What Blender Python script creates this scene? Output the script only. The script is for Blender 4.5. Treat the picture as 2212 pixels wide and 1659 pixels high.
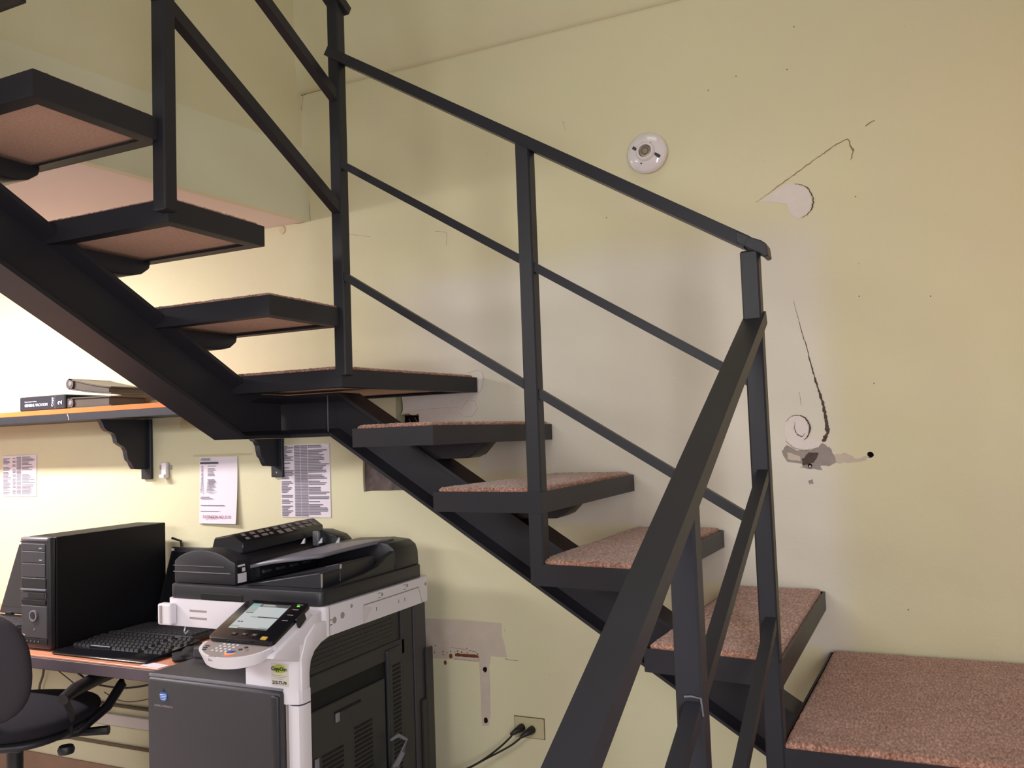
import bpy, bmesh, math, random
import numpy as np
from mathutils import Vector, Matrix, noise
random.seed(7)
sc = bpy.context.scene
for o in list(bpy.data.objects): bpy.data.objects.remove(o)
COL = sc.collection
H = 1.50            # eye height above the floor; all shapes below are written relative to the eye
F = 1870.0; CX, CY = 1106.0, 829.5

# ------------------------------------------------------------------ camera
def _u(v): v = np.array(v, float); return v/np.linalg.norm(v)
_mX = _u([-2868-CX, 1085-CY, F]); AX = -_mX
_n = _u(np.cross(_mX, np.array([3000-CX, 1085-.036*(3000+2868)-CY, F])))
if _n[1] > 0: _n = -_n
AZ = _n; AY = _u(np.cross(AZ, AX))
cam = bpy.data.cameras.new('camera'); camo = bpy.data.objects.new('camera', cam); COL.objects.link(camo)
cam.sensor_width = 36.0; cam.lens = 36.0*F/2212.0; cam.clip_start = .02; cam.clip_end = 60
R = Matrix(((AX[0], -AX[1], -AX[2]), (AY[0], -AY[1], -AY[2]), (AZ[0], -AZ[1], -AZ[2])))
camo.matrix_world = Matrix.Translation((0, 0, H)) @ R.to_4x4()
sc.camera = camo
def ray(px, py):
    d = np.array([px-CX, py-CY, F]); return np.array([d@AX, d@AY, d@AZ])
def atY(px, py, y): d = ray(px, py); d = d*(y/d[1]); return (d[0], d[1], d[2])
D = 2.70            # distance of the back wall
def W(px, py):      # point of the back wall plane -> (x, z)
    p = atY(px, py, D); return (p[0], p[2])

# ------------------------------------------------------------------ world, lights, exposure
w = bpy.data.worlds.new('world'); sc.world = w; w.use_nodes = True
w.node_tree.nodes['Background'].inputs[0].default_value = (1.0, .95, .85, 1)
w.node_tree.nodes['Background'].inputs[1].default_value = .03
def area(name, loc, target, sx, sy, power, col, spread=180):
    l = bpy.data.lights.new(name, 'AREA'); l.shape = 'RECTANGLE'; l.size = sx; l.size_y = sy
    l.energy = power; l.color = col; l.spread = math.radians(spread)
    o = bpy.data.objects.new(name, l); COL.objects.link(o)
    o.location = (loc[0], loc[1], loc[2]+H)
    d = Vector(target)-Vector(loc); o.rotation_euler = d.to_track_quat('-Z', 'Y').to_euler()
    return o
area('office_ceiling_light', (-3.85, 1.62, .80), (-3.85, 1.95, -.6), 1.2, .14, 66, (1.0, .95, .95))
area('office_ceiling_light', (-3.6, -.5, .83), (-3.4, .9, -1.2), 1.2, .30, 34, (1.0, .97, 1.0))
area('room_ceiling_light', (-1.5, -1.95, .85), (-1.2, 2.7, -.9), 1.8, .6, 46, (.98, 1.0, .95))
area('upstairs_light', (-.6, 1.2, 3.1), (-.6, 1.6, 0), 1.2, 1.0, 9, (.98, 1.0, .88))
area('doorway_light', (.72, -.35, -.15), (-1.3, 2.3, -.80), .7, 1.2, 27, (.98, .97, 1.0), 108)
area('lobby_lamp', (.70, 1.7, .75), (.1, 2.7, .2), .12, .25, 1.8, (1.0, .45, .24))
sc.view_settings.view_transform = 'Standard'; sc.view_settings.look = 'None'
sc.view_settings.exposure = 0.0; sc.view_settings.gamma = 1.0; sc.view_settings.use_curve_mapping = False

# ------------------------------------------------------------------ materials
def srgb(c):
    return tuple(((v/255)/12.92 if v/255 <= .04045 else ((v/255+.055)/1.055)**2.4) for v in c)+(1,)
def mat(name, col, rough=.6, metal=0., noise_s=0, noise_a=0, bump_s=0, bump_d=0, spec=.5, emit=None, es=0, coat=0):
    m = bpy.data.materials.new(name); m.use_nodes = True; nt = m.node_tree; b = nt.nodes['Principled BSDF']
    c = srgb(col); b.inputs['Base Color'].default_value = c; b.inputs['Roughness'].default_value = rough
    b.inputs['Metallic'].default_value = metal; b.inputs['Specular IOR Level'].default_value = spec
    b.inputs['Coat Weight'].default_value = coat
    tc = nt.nodes.new('ShaderNodeTexCoord')
    if noise_a:
        n = nt.nodes.new('ShaderNodeTexNoise'); n.inputs['Scale'].default_value = noise_s; n.inputs['Detail'].default_value = 6
        nt.links.new(tc.outputs['Object'], n.inputs['Vector'])
        mx = nt.nodes.new('ShaderNodeMix'); mx.data_type = 'RGBA'
        mx.inputs[6].default_value = tuple(v*(1-noise_a) for v in c[:3])+(1,); mx.inputs[7].default_value = tuple(min(1, v*(1+noise_a)) for v in c[:3])+(1,)
        nt.links.new(n.outputs['Fac'], mx.inputs[0]); nt.links.new(mx.outputs[2], b.inputs['Base Color'])
    if bump_d:
        n2 = nt.nodes.new('ShaderNodeTexNoise'); n2.inputs['Scale'].default_value = bump_s; n2.inputs['Detail'].default_value = 5
        nt.links.new(tc.outputs['Object'], n2.inputs['Vector'])
        bp = nt.nodes.new('ShaderNodeBump'); bp.inputs['Strength'].default_value = .6; bp.inputs['Distance'].default_value = bump_d
        nt.links.new(n2.outputs['Fac'], bp.inputs['Height']); nt.links.new(bp.outputs['Normal'], b.inputs['Normal'])
    if emit:
        b.inputs['Emission Color'].default_value = srgb(emit); b.inputs['Emission Strength'].default_value = es
    return m
M = {}
M['steel'] = mat('black_painted_steel', (38, 37, 43), .42, 0, 9, .15, 0, 0, .28)
M['weld'] = mat('worn_weld', (104, 104, 110), .4, .3)
M['ply'] = mat('tread_underside', (204, 168, 148), .9, 0, 160, .28, 300, .001, .2)
M['white_plastic'] = mat('white_plastic', (230, 225, 233), .38, 0, 3, .03)
M['white_gloss'] = mat('glazed_porcelain', (224, 216, 220), .16, 0, 8, .03, coat=.5)
M['grey_plastic'] = mat('grey_plastic', (59, 57, 62), .5, 0, 200, .10, 400, .0003)
M['dark_plastic'] = mat('dark_plastic', (40, 40, 46), .42, 0, 120, .10, 500, .0002)
M['black_plastic'] = mat('black_plastic', (27, 27, 32), .35)
M['case_black'] = mat('satin_black_case', (17, 17, 22), .5, spec=.2)
M['black_gloss'] = mat('black_gloss_plastic', (22, 22, 27), .16)
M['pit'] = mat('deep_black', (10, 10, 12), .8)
M['mid_grey'] = mat('mid_grey_plastic', (124, 122, 132), .4)
M['slot'] = mat('slot_grey', (160, 148, 146), .6)
M['silver'] = mat('silver_plastic', (124, 122, 132), .3, .3)
M['chrome'] = mat('bright_highlight', (200, 200, 208), .2, .7)
M['paper'] = mat('paper', (226, 216, 226), .8, 0, 14, .03)
M['ink'] = mat('grey_print', (128, 122, 136), .9)
M['ink2'] = mat('dark_print', (70, 68, 78), .9)
M['red_ink'] = mat('red_print', (150, 44, 88), .9)
M['tape'] = mat('yellowed_tape', (196, 188, 150), .35, 0, 30, .1)
M['orange_wood'] = mat('orange_laminate', (214, 120, 62), .35, 0, 20, .12)
M['desk_wood'] = mat('pale_orange_laminate', (222, 150, 118), .32, 0, 20, .08)
M['shelf_black'] = mat('black_painted_wood', (30, 31, 41), .5, 0, 14, .15, 60, .0005)
M['desk_edge'] = mat('brown_grey_edge', (88, 76, 84), .6, 0, 20, .1)
M['binder_black'] = mat('black_binder_vinyl', (40, 40, 52), .35)
M['binder_brown'] = mat('brown_binder_vinyl', (80, 70, 62), .4, 0, 14, .15, 30, .001)
M['white_ink'] = mat('white_print', (225, 225, 235), .7)
M['fabric'] = mat('black_fabric', (38, 36, 42), .95, 0, 300, .2, 500, .001, .2)
M['mesh_fabric'] = mat('grey_fabric', (60, 56, 62), .95, 0, 400, .25, 500, .001, .2)
M['cord'] = mat('black_rubber', (26, 25, 24), .5)
M['greycord'] = mat('grey_cable', (96, 88, 76), .6)
M['beige_plate'] = mat('aged_beige_plastic', (196, 186, 150), .45, 0, 20, .05)
M['beige2'] = mat('ivory_plastic', (206, 192, 150), .45)
M['dirt'] = mat('grime_edge', (112, 98, 78), .95, 0, 120, .3)
M['brown_base'] = mat('brown_skirting', (150, 118, 98), .7, 0, 12, .2)
M['floor'] = mat('worn_red_floor', (190, 174, 168), .5, 0, 3, .2, 30, .001)
M['patchgrey'] = mat('bare_grey_plaster', (152, 142, 138), .95, 0, 26, .22, 40, .004, .2)
M['patchpink'] = mat('bare_pinkish_plaster', (198, 184, 170), .95, 0, 20, .12, 60, .002, .2)
M['patchwhite'] = mat('white_filler', (220, 211, 206), .9, 0, 30, .06, 60, .003, .2)
M['gouge'] = mat('rough_dark_plaster', (98, 86, 84), .95, 0, 34, .8, 40, .006, .2)
M['crack'] = mat('brown_crack', (146, 128, 102), 1, 0, 90, .4, spec=.1)
M['crackdark'] = mat('dark_crack', (86, 74, 70), 1, 0, 90, .4, spec=.1)
M['rust'] = mat('rust_stain', (112, 66, 40), .95, 0, 60, .35, spec=.1)
M['hole'] = mat('dark_hole', (30, 24, 20), 1, spec=.1)
M['pvc'] = mat('white_conduit', (206, 196, 188), .5, 0, 6, .05)
M['screen'] = mat('lit_screen', (20, 20, 20), .2, emit=(222, 230, 232), es=.62)
M['screen_side'] = mat('lit_screen_column', (20, 20, 20), .2, emit=(196, 212, 208), es=.55)
M['screen_cyan'] = mat('lit_screen_cyan', (20, 20, 20), .2, emit=(140, 210, 214), es=.55)
M['screen_bar'] = mat('screen_bar', (20, 20, 20), .2, emit=(110, 110, 116), es=.35)
M['led_green'] = mat('green_lamp', (20, 60, 20), .3, emit=(90, 255, 60), es=1.6)
M['led_orange'] = mat('orange_lamp', (120, 40, 20), .3, emit=(255, 120, 40), es=2.2)
M['led_yellow'] = mat('yellow_key', (205, 168, 70), .4)
M['sticker_green'] = mat('green_sticker', (178, 196, 66), .5)
M['sticker'] = mat('pale_sticker', (214, 208, 198), .5)
M['blue'] = mat('blue_emblem', (52, 108, 196), .35)
M['navy'] = mat('navy_print', (30, 50, 60), .6)
M['lamp_metal'] = mat('tarnished_socket', (150, 136, 120), .4, .5, 30, .3)
M['cloth'] = mat('black_cloth', (24, 23, 27), .9, 0, 30, .2)

# ---- carpet
def carpet_mat():
    m = bpy.data.materials.new('brown_loop_carpet'); m.use_nodes = True; nt = m.node_tree; b = nt.nodes['Principled BSDF']
    tc = nt.nodes.new('ShaderNodeTexCoord')
    mp = nt.nodes.new('ShaderNodeMapping'); mp.inputs['Scale'].default_value = (1.0, .32, 1); mp.inputs['Rotation'].default_value = (0, 0, .5)
    nt.links.new(tc.outputs['Object'], mp.inputs['Vector'])
    n = nt.nodes.new('ShaderNodeTexNoise'); n.inputs['Scale'].default_value = 210; n.inputs['Detail'].default_value = 3
    nt.links.new(mp.outputs[0], n.inputs['Vector'])
    n2 = nt.nodes.new('ShaderNodeTexNoise'); n2.inputs['Scale'].default_value = 24; n2.inputs['Detail'].default_value = 4
    nt.links.new(tc.outputs['Object'], n2.inputs['Vector'])
    ad = nt.nodes.new('ShaderNodeMath'); ad.operation = 'MULTIPLY_ADD'; ad.inputs[1].default_value = .22
    nt.links.new(n2.outputs['Fac'], ad.inputs[0]); nt.links.new(n.outputs['Fac'], ad.inputs[2])
    cr = nt.nodes.new('ShaderNodeValToRGB'); e = cr.color_ramp.elements
    e[0].position = .36; e[0].color = srgb((96, 66, 56)); e[1].position = .86; e[1].color = srgb((206, 164, 146))
    x = cr.color_ramp.elements.new(.60); x.color = srgb((158, 114, 98))
    nt.links.new(ad.outputs[0], cr.inputs[0]); nt.links.new(cr.outputs[0], b.inputs['Base Color'])
    b.inputs['Roughness'].default_value = .95; b.inputs['Specular IOR Level'].default_value = .15
    b.inputs['Sheen Weight'].default_value = .25
    bp = nt.nodes.new('ShaderNodeBump'); bp.inputs['Strength'].default_value = .7; bp.inputs['Distance'].default_value = .002
    nt.links.new(n.outputs['Fac'], bp.inputs['Height']); nt.links.new(bp.outputs[0], b.inputs['Normal'])
    return m
M['carpet'] = carpet_mat()

# ---- wall paint: cream paint, with a big off-white area behind the stairs, soft-edged above, stepped below
def wall_mat(name, patches):
    m = bpy.data.materials.new(name); m.use_nodes = True; nt = m.node_tree; b = nt.nodes['Principled BSDF']
    N = nt.nodes.new; L = nt.links.new
    tc = N('ShaderNodeTexCoord'); sp = N('ShaderNodeSeparateXYZ'); L(tc.outputs['Object'], sp.inputs[0])
    def math_(op, a, b_=None, c=None):
        n = N('ShaderNodeMath'); n.operation = op
        for i, v in enumerate((a, b_, c)):
            if v is None: continue
            if isinstance(v, (int, float)): n.inputs[i].default_value = v
            else: L(v, n.inputs[i])
        return n.outputs[0]
    def sm(v, lo, hi):
        n = N('ShaderNodeMapRange'); n.interpolation_type = 'SMOOTHSTEP'; n.clamp = True
        n.inputs['From Min'].default_value = lo; n.inputs['From Max'].default_value = hi
        n.inputs['To Min'].default_value = 0 if True else 1; n.inputs['To Max'].default_value = 1
        L(v, n.inputs['Value']); return n.outputs[0]
    def nz(s, d=4, r=.5):
        n = N('ShaderNodeTexNoise'); n.inputs['Scale'].default_value = s; n.inputs['Detail'].default_value = d; n.inputs['Roughness'].default_value = r
        L(tc.outputs['Object'], n.inputs['Vector']); return n.outputs['Fac']
    def mix(f, a, b_):
        n = N('ShaderNodeMix'); n.data_type = 'RGBA'; L(f, n.inputs[0])
        for i, v in ((6, a), (7, b_)):
            if isinstance(v, tuple): n.inputs[i].default_value = v
            else: L(v, n.inputs[i])
        return n.outputs[2]
    base = mix(nz(1.3), srgb((212, 206, 172)), srgb((220, 214, 180)))
    base = mix(sm(nz(5, 6, .6), .35, .75), base, srgb((216, 208, 178)))
    mask = None
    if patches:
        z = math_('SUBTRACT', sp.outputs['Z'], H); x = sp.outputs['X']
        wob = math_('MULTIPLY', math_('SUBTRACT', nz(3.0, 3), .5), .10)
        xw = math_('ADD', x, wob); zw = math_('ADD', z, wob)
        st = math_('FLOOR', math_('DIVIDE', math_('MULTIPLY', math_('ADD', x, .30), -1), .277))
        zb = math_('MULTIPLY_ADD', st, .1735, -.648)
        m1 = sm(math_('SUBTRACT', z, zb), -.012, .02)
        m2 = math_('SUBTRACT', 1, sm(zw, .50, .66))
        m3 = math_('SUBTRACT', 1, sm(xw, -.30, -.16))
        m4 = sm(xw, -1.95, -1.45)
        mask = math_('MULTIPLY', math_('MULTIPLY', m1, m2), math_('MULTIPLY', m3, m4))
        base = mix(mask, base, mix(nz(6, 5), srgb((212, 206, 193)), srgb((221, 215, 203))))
    # specks
    vo = N('ShaderNodeTexVoronoi'); vo.inputs['Scale'].default_value = 7.5; L(tc.outputs['Object'], vo.inputs['Vector'])
    spk = math_('MULTIPLY', math_('SUBTRACT', 1, sm(vo.outputs['Distance'], .014, .026)), .35)
    base = mix(spk, base, srgb((120, 106, 84)))
    L(base, b.inputs['Base Color']); b.inputs['Roughness'].default_value = .85; b.inputs['Specular IOR Level'].default_value = .2
    h = math_('ADD', math_('MULTIPLY', nz(4, 5, .6), 1.0), math_('MULTIPLY', nz(60, 6, .7), .22))
    bp = N('ShaderNodeBump'); bp.inputs['Strength'].default_value = .65; bp.inputs['Distance'].default_value = .006
    L(h, bp.inputs['Height']); L(bp.outputs[0], b.inputs['Normal'])
    return m
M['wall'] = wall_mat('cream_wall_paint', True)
M['wall_plain'] = wall_mat('cream_wall_paint_plain', False)
M['fascia'] = mat('pale_green_fascia_paint', (217, 215, 190), .8, 0, 2, .03, 30, .002, .2)
M['pale'] = mat('pale_plaster', (214, 208, 200), .8)
M['soffit'] = mat('pinkish_white_ceiling_paint', (230, 218, 214), .8, 0, 2, .03)

# ------------------------------------------------------------------ mesh helpers (all coordinates relative to the eye)
ORG = {}
class MB:
    def __init__(s): s.bm = bmesh.new()
    def box(s, x0, x1, y0, y1, z0, z1, bv=0, seg=1, rot=None, at=None):
        r = bmesh.ops.create_cube(s.bm, size=1)
        vs = r['verts']
        for v in vs: v.co = Vector((x0+(v.co.x+.5)*(x1-x0), y0+(v.co.y+.5)*(y1-y0), z0+(v.co.z+.5)*(z1-z0)))
        if bv:
            es = list({e for v in vs for e in v.link_edges})
            rr = bmesh.ops.bevel(s.bm, geom=es, offset=bv, segments=seg, affect='EDGES', profile=.5)
            vs = list({v for f in rr['faces'] for v in f.verts} | {v for v in vs if v.is_valid})
        if rot:
            c = Vector(at or ((x0+x1)/2, (y0+y1)/2, (z0+z1)/2))
            bmesh.ops.transform(s.bm, matrix=Matrix.Translation(c) @ rot @ Matrix.Translation(-c), verts=vs)
        return s
    def prism(s, pts, ext):      # pts: planar 3D polygon, ext: extrusion vector
        vs = [s.bm.verts.new(p) for p in pts]; f = s.bm.faces.new(vs)
        r = bmesh.ops.extrude_face_region(s.bm, geom=[f])
        nv = [v for v in r['geom'] if isinstance(v, bmesh.types.BMVert)]
        bmesh.ops.translate(s.bm, vec=Vector(ext), verts=nv)
        return s
    def cyl(s, p0, p1, r0, r1=None, seg=16, cap=True):
        p0 = Vector(p0); p1 = Vector(p1); r1 = r0 if r1 is None else r1; d = p1-p0
        q = d.to_track_quat('Z', 'Y').to_matrix().to_4x4()
        bmesh.ops.create_cone(s.bm, cap_ends=cap, segments=seg, radius1=r0, radius2=r1, depth=d.length, matrix=Matrix.Translation((p0+p1)/2) @ q)
        return s
    def tube(s, pts, r, seg=8):
        pts = [Vector(p) for p in pts]; rings = []; n = len(pts); up = Vector((0, 0, 1))
        for i, p in enumerate(pts):
            t = (pts[min(i+1, n-1)]-pts[max(i-1, 0)]).normalized()
            a = t.cross(up)
            if a.length < .05: a = t.cross(Vector((1, 0, 0)))
            a.normalize(); b = t.cross(a).normalized()
            rr = r[i] if isinstance(r, (list, tuple)) else r
            rings.append([s.bm.verts.new(p+a*math.cos(k*2*math.pi/seg)*rr+b*math.sin(k*2*math.pi/seg)*rr) for k in range(seg)])
        for i in range(n-1):
            for k in range(seg):
                s.bm.faces.new((rings[i][k], rings[i][(k+1) % seg], rings[i+1][(k+1) % seg], rings[i+1][k]))
        s.bm.faces.new(rings[0]); s.bm.faces.new(rings[-1][::-1])
        return s
    def bar(s, p0, p1, a, b, side):   # rectangular bar p0->p1, a = width along 'side', b = depth across, centred
        p0 = Vector(p0); p1 = Vector(p1); d = (p1-p0).normalized(); sd = Vector(side).normalized()
        sd = (sd-d*sd.dot(d)).normalized(); up = d.cross(sd).normalized()
        c = [(sd*i*a/2+up*j*b/2) for i, j in ((-1, -1), (1, -1), (1, 1), (-1, 1))]
        A = [s.bm.verts.new(p0+v) for v in c]; B = [s.bm.verts.new(p1+v) for v in c]
        for k in range(4): s.bm.faces.new((A[k], A[(k+1) % 4], B[(k+1) % 4], B[k]))
        s.bm.faces.new(A[::-1]); s.bm.faces.new(B)
        return s
    def lathe(s, prof, c, axis='Y', seg=40, close=True):   # prof: (radius, offset along axis)
        rings = []
        for r, h in prof:
            ring = []
            for k in range(seg):
                a = 2*math.pi*k/seg; u, v = r*math.cos(a), r*math.sin(a)
                p = {'Y': (u, h, v), 'Z': (u, v, h), 'X': (h, u, v)}[axis]
                ring.append(s.bm.verts.new(Vector(c)+Vector(p)))
            rings.append(ring)
        for i in range(len(rings)-1):
            for k in range(seg): s.bm.faces.new((rings[i][k], rings[i][(k+1) % seg], rings[i+1][(k+1) % seg], rings[i+1][k]))
        if close: s.bm.faces.new(rings[0]); s.bm.faces.new(rings[-1])
        return s
    def bevel(s, off, seg=2, ang=30):
        es = [e for e in s.bm.edges if len(e.link_faces) == 2 and e.calc_face_angle(0) > math.radians(ang)]
        bmesh.ops.bevel(s.bm, geom=es, offset=off, segments=seg, affect='EDGES', profile=.5); return s
def link(name, me, parent=None, org=None):
    o = bpy.data.objects.new(name, me); COL.objects.link(o)
    if parent is not None:
        o.parent = parent; ORG[o] = ORG[parent]
    else:
        ORG[o] = Vector(org or (0, 0, -H)); o.location = ORG[o]+Vector((0, 0, H))
    return o
def obj(name, mb, m, parent=None, org=None, smooth=False, ang=40):
    bm = mb.bm if isinstance(mb, MB) else mb
    bmesh.ops.recalc_face_normals(bm, faces=bm.faces)
    g = ORG[parent] if parent is not None else Vector(org or (0, 0, -H))
    bmesh.ops.translate(bm, vec=-g, verts=bm.verts)
    me = bpy.data.meshes.new(name); 
    if smooth:
        for f in bm.faces: f.smooth = True
        for e in bm.edges:
            if len(e.link_faces) == 2 and e.calc_face_angle(0) > math.radians(ang): e.smooth = False
    bm.to_mesh(me); bm.free(); me.materials.append(M[m] if isinstance(m, str) else m)
    return link(name, me, parent, org)
def thing(name, label, cat, org, group=None):
    o = bpy.data.objects.new(name, None); COL.objects.link(o); o.empty_display_size = .1
    ORG[o] = Vector(org); o.location = ORG[o]+Vector((0, 0, H)); return tag(o, label, cat, group)
def tag(o, label=None, cat=None, group=None, kind=None):
    if label: o['label'] = label
    if cat: o['category'] = cat
    if group: o['group'] = group
    if kind: o['kind'] = kind
    return o
def text(name, body, size, loc, rot, m, parent, ext=.0003, align='LEFT', sx=1, bold=0):
    cu = bpy.data.curves.new('t', 'FONT'); cu.body = body; cu.size = size; cu.extrude = ext; cu.align_x = align; cu.offset = bold
    to = bpy.data.objects.new('t', cu); COL.objects.link(to)
    dg = bpy.context.evaluated_depsgraph_get(); me = bpy.data.meshes.new_from_object(to.evaluated_get(dg))
    bpy.data.objects.remove(to)
    me.materials.clear(); me.materials.append(M[m])
    g = ORG[parent]
    T = Matrix.Translation(Vector(loc)-g) @ rot @ Matrix.Diagonal((sx, 1, 1, 1)); me.transform(T); me.name = name
    return link(name, me, parent)
RY = Matrix.Rotation(math.pi/2, 4, 'X')     # text facing -Y

# ------------------------------------------------------------------ the room
def holed_wall(name, x0, x1, z0, z1, y, holes, depth):
    bm = bmesh.new()
    def loop(pts):
        vs = [bm.verts.new((p[0], y, p[1])) for p in pts]
        return vs, [bm.edges.new((vs[i], vs[(i+1) % len(vs)])) for i in range(len(vs))]
    es = loop([(x0, z0), (x1, z0), (x1, z1), (x0, z1)])[1]; hl = []
    for h in holes: v, e = loop(h); es += e; hl.append((v, e))
    bmesh.ops.triangle_fill(bm, edges=es, use_beauty=True, use_dissolve=False)
    for (v, e), dp in zip(hl, depth):
        nv = [bm.verts.new((a.co.x, y+dp, a.co.z)) for a in v]
        for i in range(len(v)): bm.faces.new((v[i], v[(i+1) % len(v)], nv[(i+1) % len(v)], nv[i]))
    # solid body: back and sides
    t = .2; c = [bm.verts.new(p) for p in ((x0, y+t, z0), (x1, y+t, z0), (x1, y+t, z1), (x0, y+t, z1))]; bm.faces.new(c)
    f = hl and None
    bm.verts.ensure_lookup_table(); o4 = bm.verts[:4]
    for i in range(4): bm.faces.new((o4[i], o4[(i+1) % 4], c[(i+1) % 4], c[i]))
    return bm
def ragged(pts, amp=.004, sub=5, seed=0):
    rnd = random.Random(seed); out = []
    for i in range(len(pts)):
        a = pts[i]; b = pts[(i+1) % len(pts)]
        for k in range(sub):
            t = k/sub; out.append((a[0]+(b[0]-a[0])*t+rnd.uniform(-amp, amp), a[1]+(b[1]-a[1])*t+rnd.uniform(-amp, amp)))
    return out
def disc(c, r, n=12, sq=1.0, seed=0):
    rnd = random.Random(seed); return [(c[0]+r*math.cos(a*2*math.pi/n)*rnd.uniform(.85, 1.1), c[1]+r*sq*math.sin(a*2*math.pi/n)*rnd.uniform(.85, 1.1)) for a in range(n)]
drills = [(W(1880, 982), .009), (W(1750, 1006), .007), (W(1048, 1446), .008), (W(1050, 1556), .008), (W(962, 1431), .006), (W(974, 1417), .007)]
holes = [ragged([W(855, 845), W(866, 850), W(872, 880), W(866, 896), W(880, 893), W(893, 897), W(905, 893), W(908, 925), W(855, 925)], .002, 4, 3),
         ragged([W(784, 950), W(882, 950), W(884, 1058), W(872, 1060), W(785, 1062)], .002, 5, 5)]
hd = [.06, .012]
for i, (c, r) in enumerate(drills): holes.append(disc(c, r, 12, 1, i)); hd.append(.03)
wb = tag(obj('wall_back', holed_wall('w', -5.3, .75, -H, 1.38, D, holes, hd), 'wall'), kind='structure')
obj('hole_backing', MB().box(W(850, 840)[0], W(915, 840)[0], D+.06, D+.064, W(850, 935)[1], W(850, 840)[1]), 'hole', wb)
obj('gouge_backing', MB().box(W(780, 950)[0], W(890, 950)[0], D+.0119, D+.014, W(780, 1068)[1], W(780, 945)[1]), 'gouge', wb)
for c, r in drills: obj('drill_hole', MB().lathe([(r*1.3, 0), (r*1.3, .004)], (c[0], D+.026, c[1]), 'Y', 12), 'hole', wb)
def flat(name, pts, m, th=.0012, sub=6, amp=.003, seed=1, y=D, jag=True):
    p = ragged(pts, amp, sub, seed) if jag else pts
    mb = MB(); mb.prism([(a, y-th, b) for a, b in p], (0, th*.9, 0)); return obj(name, mb, m, wb)
def stroke(name, pix, wd, m, th=.0008, jit=.002, seed=0, n=10):
    rnd = random.Random(seed); P = [W(*p) for p in pix]; pl = []
    for i in range(len(P)-1):
        for k in range(n):
            t = k/n; f = (i+t)/(len(P)-1)
            if isinstance(wd, (tuple, list)): ww = np.interp(f, np.linspace(0, 1, len(wd)), wd)
            else: ww = wd
            pl.append((P[i][0]*(1-t)+P[i+1][0]*t+rnd.uniform(-jit, jit)*.6, P[i][1]*(1-t)+P[i+1][1]*t+rnd.uniform(-jit, jit)*.6, ww*rnd.uniform(.55, 1.3)))
    pl.append((P[-1][0], P[-1][1], .0004)); L_, R_ = [], []
    for i, (x, z, ww) in enumerate(pl):
        a = pl[max(0, i-1)]; b = pl[min(len(pl)-1, i+1)]; dx, dz = b[0]-a[0], b[1]-a[1]; l = math.hypot(dx, dz) or 1
        L_.append((x-dz/l*ww/2, z+dx/l*ww/2)); R_.append((x+dz/l*ww/2, z-dx/l*ww/2))
    bm = bmesh.new()
    lv = [bm.verts.new((a, D-th, b)) for a, b in L_]; rv = [bm.verts.new((a, D-th, b)) for a, b in R_]
    for i in range(len(lv)-1): bm.faces.new((lv[i], lv[i+1], rv[i+1], rv[i]))
    return obj(name, bm, m, wb)
def curve_pts(c, r, a0, a1, n=14, sq=1.0):
    return [(c[0]+r*math.cos(math.radians(a0+(a1-a0)*i/n)), c[1]-r*sq*math.sin(math.radians(a0+(a1-a0)*i/n))) for i in range(n+1)]
# damaged plaster, right of the stairs
stroke('plaster_crack', [(1632, 438), (1660, 418), (1705, 385), (1760, 345), (1800, 316), (1828, 300), (1838, 306)], (.0008, .002, .003, .003, .003, .0015), 'crack', seed=2)
stroke('plaster_crack', [(1833, 300), (1838, 318), (1843, 325), (1838, 346)], (.001, .004, .005, .001), 'crack', seed=3)
stroke('plaster_crack', [(1870, 272), (1880, 264), (1890, 260)], .003, 'crack', seed=4)
flat('filler_patch', [W(*p) for p in [(1640, 436), (1665, 420), (1700, 396), (1725, 398), (1748, 412), (1754, 435), (1748, 458), (1726, 472), (1706, 462), (1700, 440), (1668, 436)]], 'patchwhite', .0009, 3, .0012)
stroke('plaster_crack', curve_pts((1722, 435), 35, 100, -75, 10, 1.06), (.0008, .003, .004, .003, .001), 'crackdark', th=.0018, seed=5, n=4)
stroke('plaster_crack', [(1714, 650), (1721, 676), (1731, 712), (1745, 760), (1757, 806), (1768, 842), (1777, 870), (1785, 906), (1788, 935), (1778, 955)], (.0006, .001, .0018, .003, .005, .007, .010, .012, .008), 'crackdark', seed=6)
stroke('plaster_crack', [(1727, 846), (1731, 876)], .0012, 'crack', seed=7)
# scroll-shaped filler
sp = []
for i in range(30):
    a = math.radians(60-i*11); sp.append((1722+34*math.cos(a)-0, 928-36*math.sin(a)))
flat('filler_scroll', [W(*p) for p in [(1694, 925), (1698, 908), (1712, 897), (1728, 898), (1742, 908), (1747, 924), (1744, 940), (1758, 950), (1776, 955), (1768, 965), (1745, 972), (1720, 968), (1703, 956), (1695, 942)]], 'patchwhite', .0022, 3, .0012, seed=4)
stroke('plaster_crack', curve_pts((1722, 926), 28, 150, -60, 12, 1.05), (.001, .0015, .003, .005, .004, .002), 'crackdark', th=.003, seed=8, n=3)
stroke('plaster_crack', [(1717, 911), (1716, 926), (1722, 938), (1733, 943), (1740, 936)], (.001, .002, .003, .001), 'crackdark', th=.003, seed=9, n=5)
stroke('plaster_crack', [(1697, 952), (1712, 966), (1735, 973), (1755, 970)], (.001, .0018, .0018, .001), 'crack', th=.003, seed=10)
flat('bare_plaster', [W(*p) for p in [(1688, 975), (1700, 962), (1720, 973), (1750, 972), (1778, 958), (1792, 966), (1802, 984), (1806, 1000), (1790, 1006), (1772, 1006), (1776, 1014), (1750, 1013), (1728, 1010), (1738, 1004), (1700, 998)]], 'patchgrey', .0007, 3, .002, seed=6)
flat('bare_plaster', [W(*p) for p in [(1732, 992), (1748, 978), (1770, 978), (1766, 990), (1752, 1002), (1735, 1006)]], 'crackdark', .0012, 3, .002, seed=12)
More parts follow.
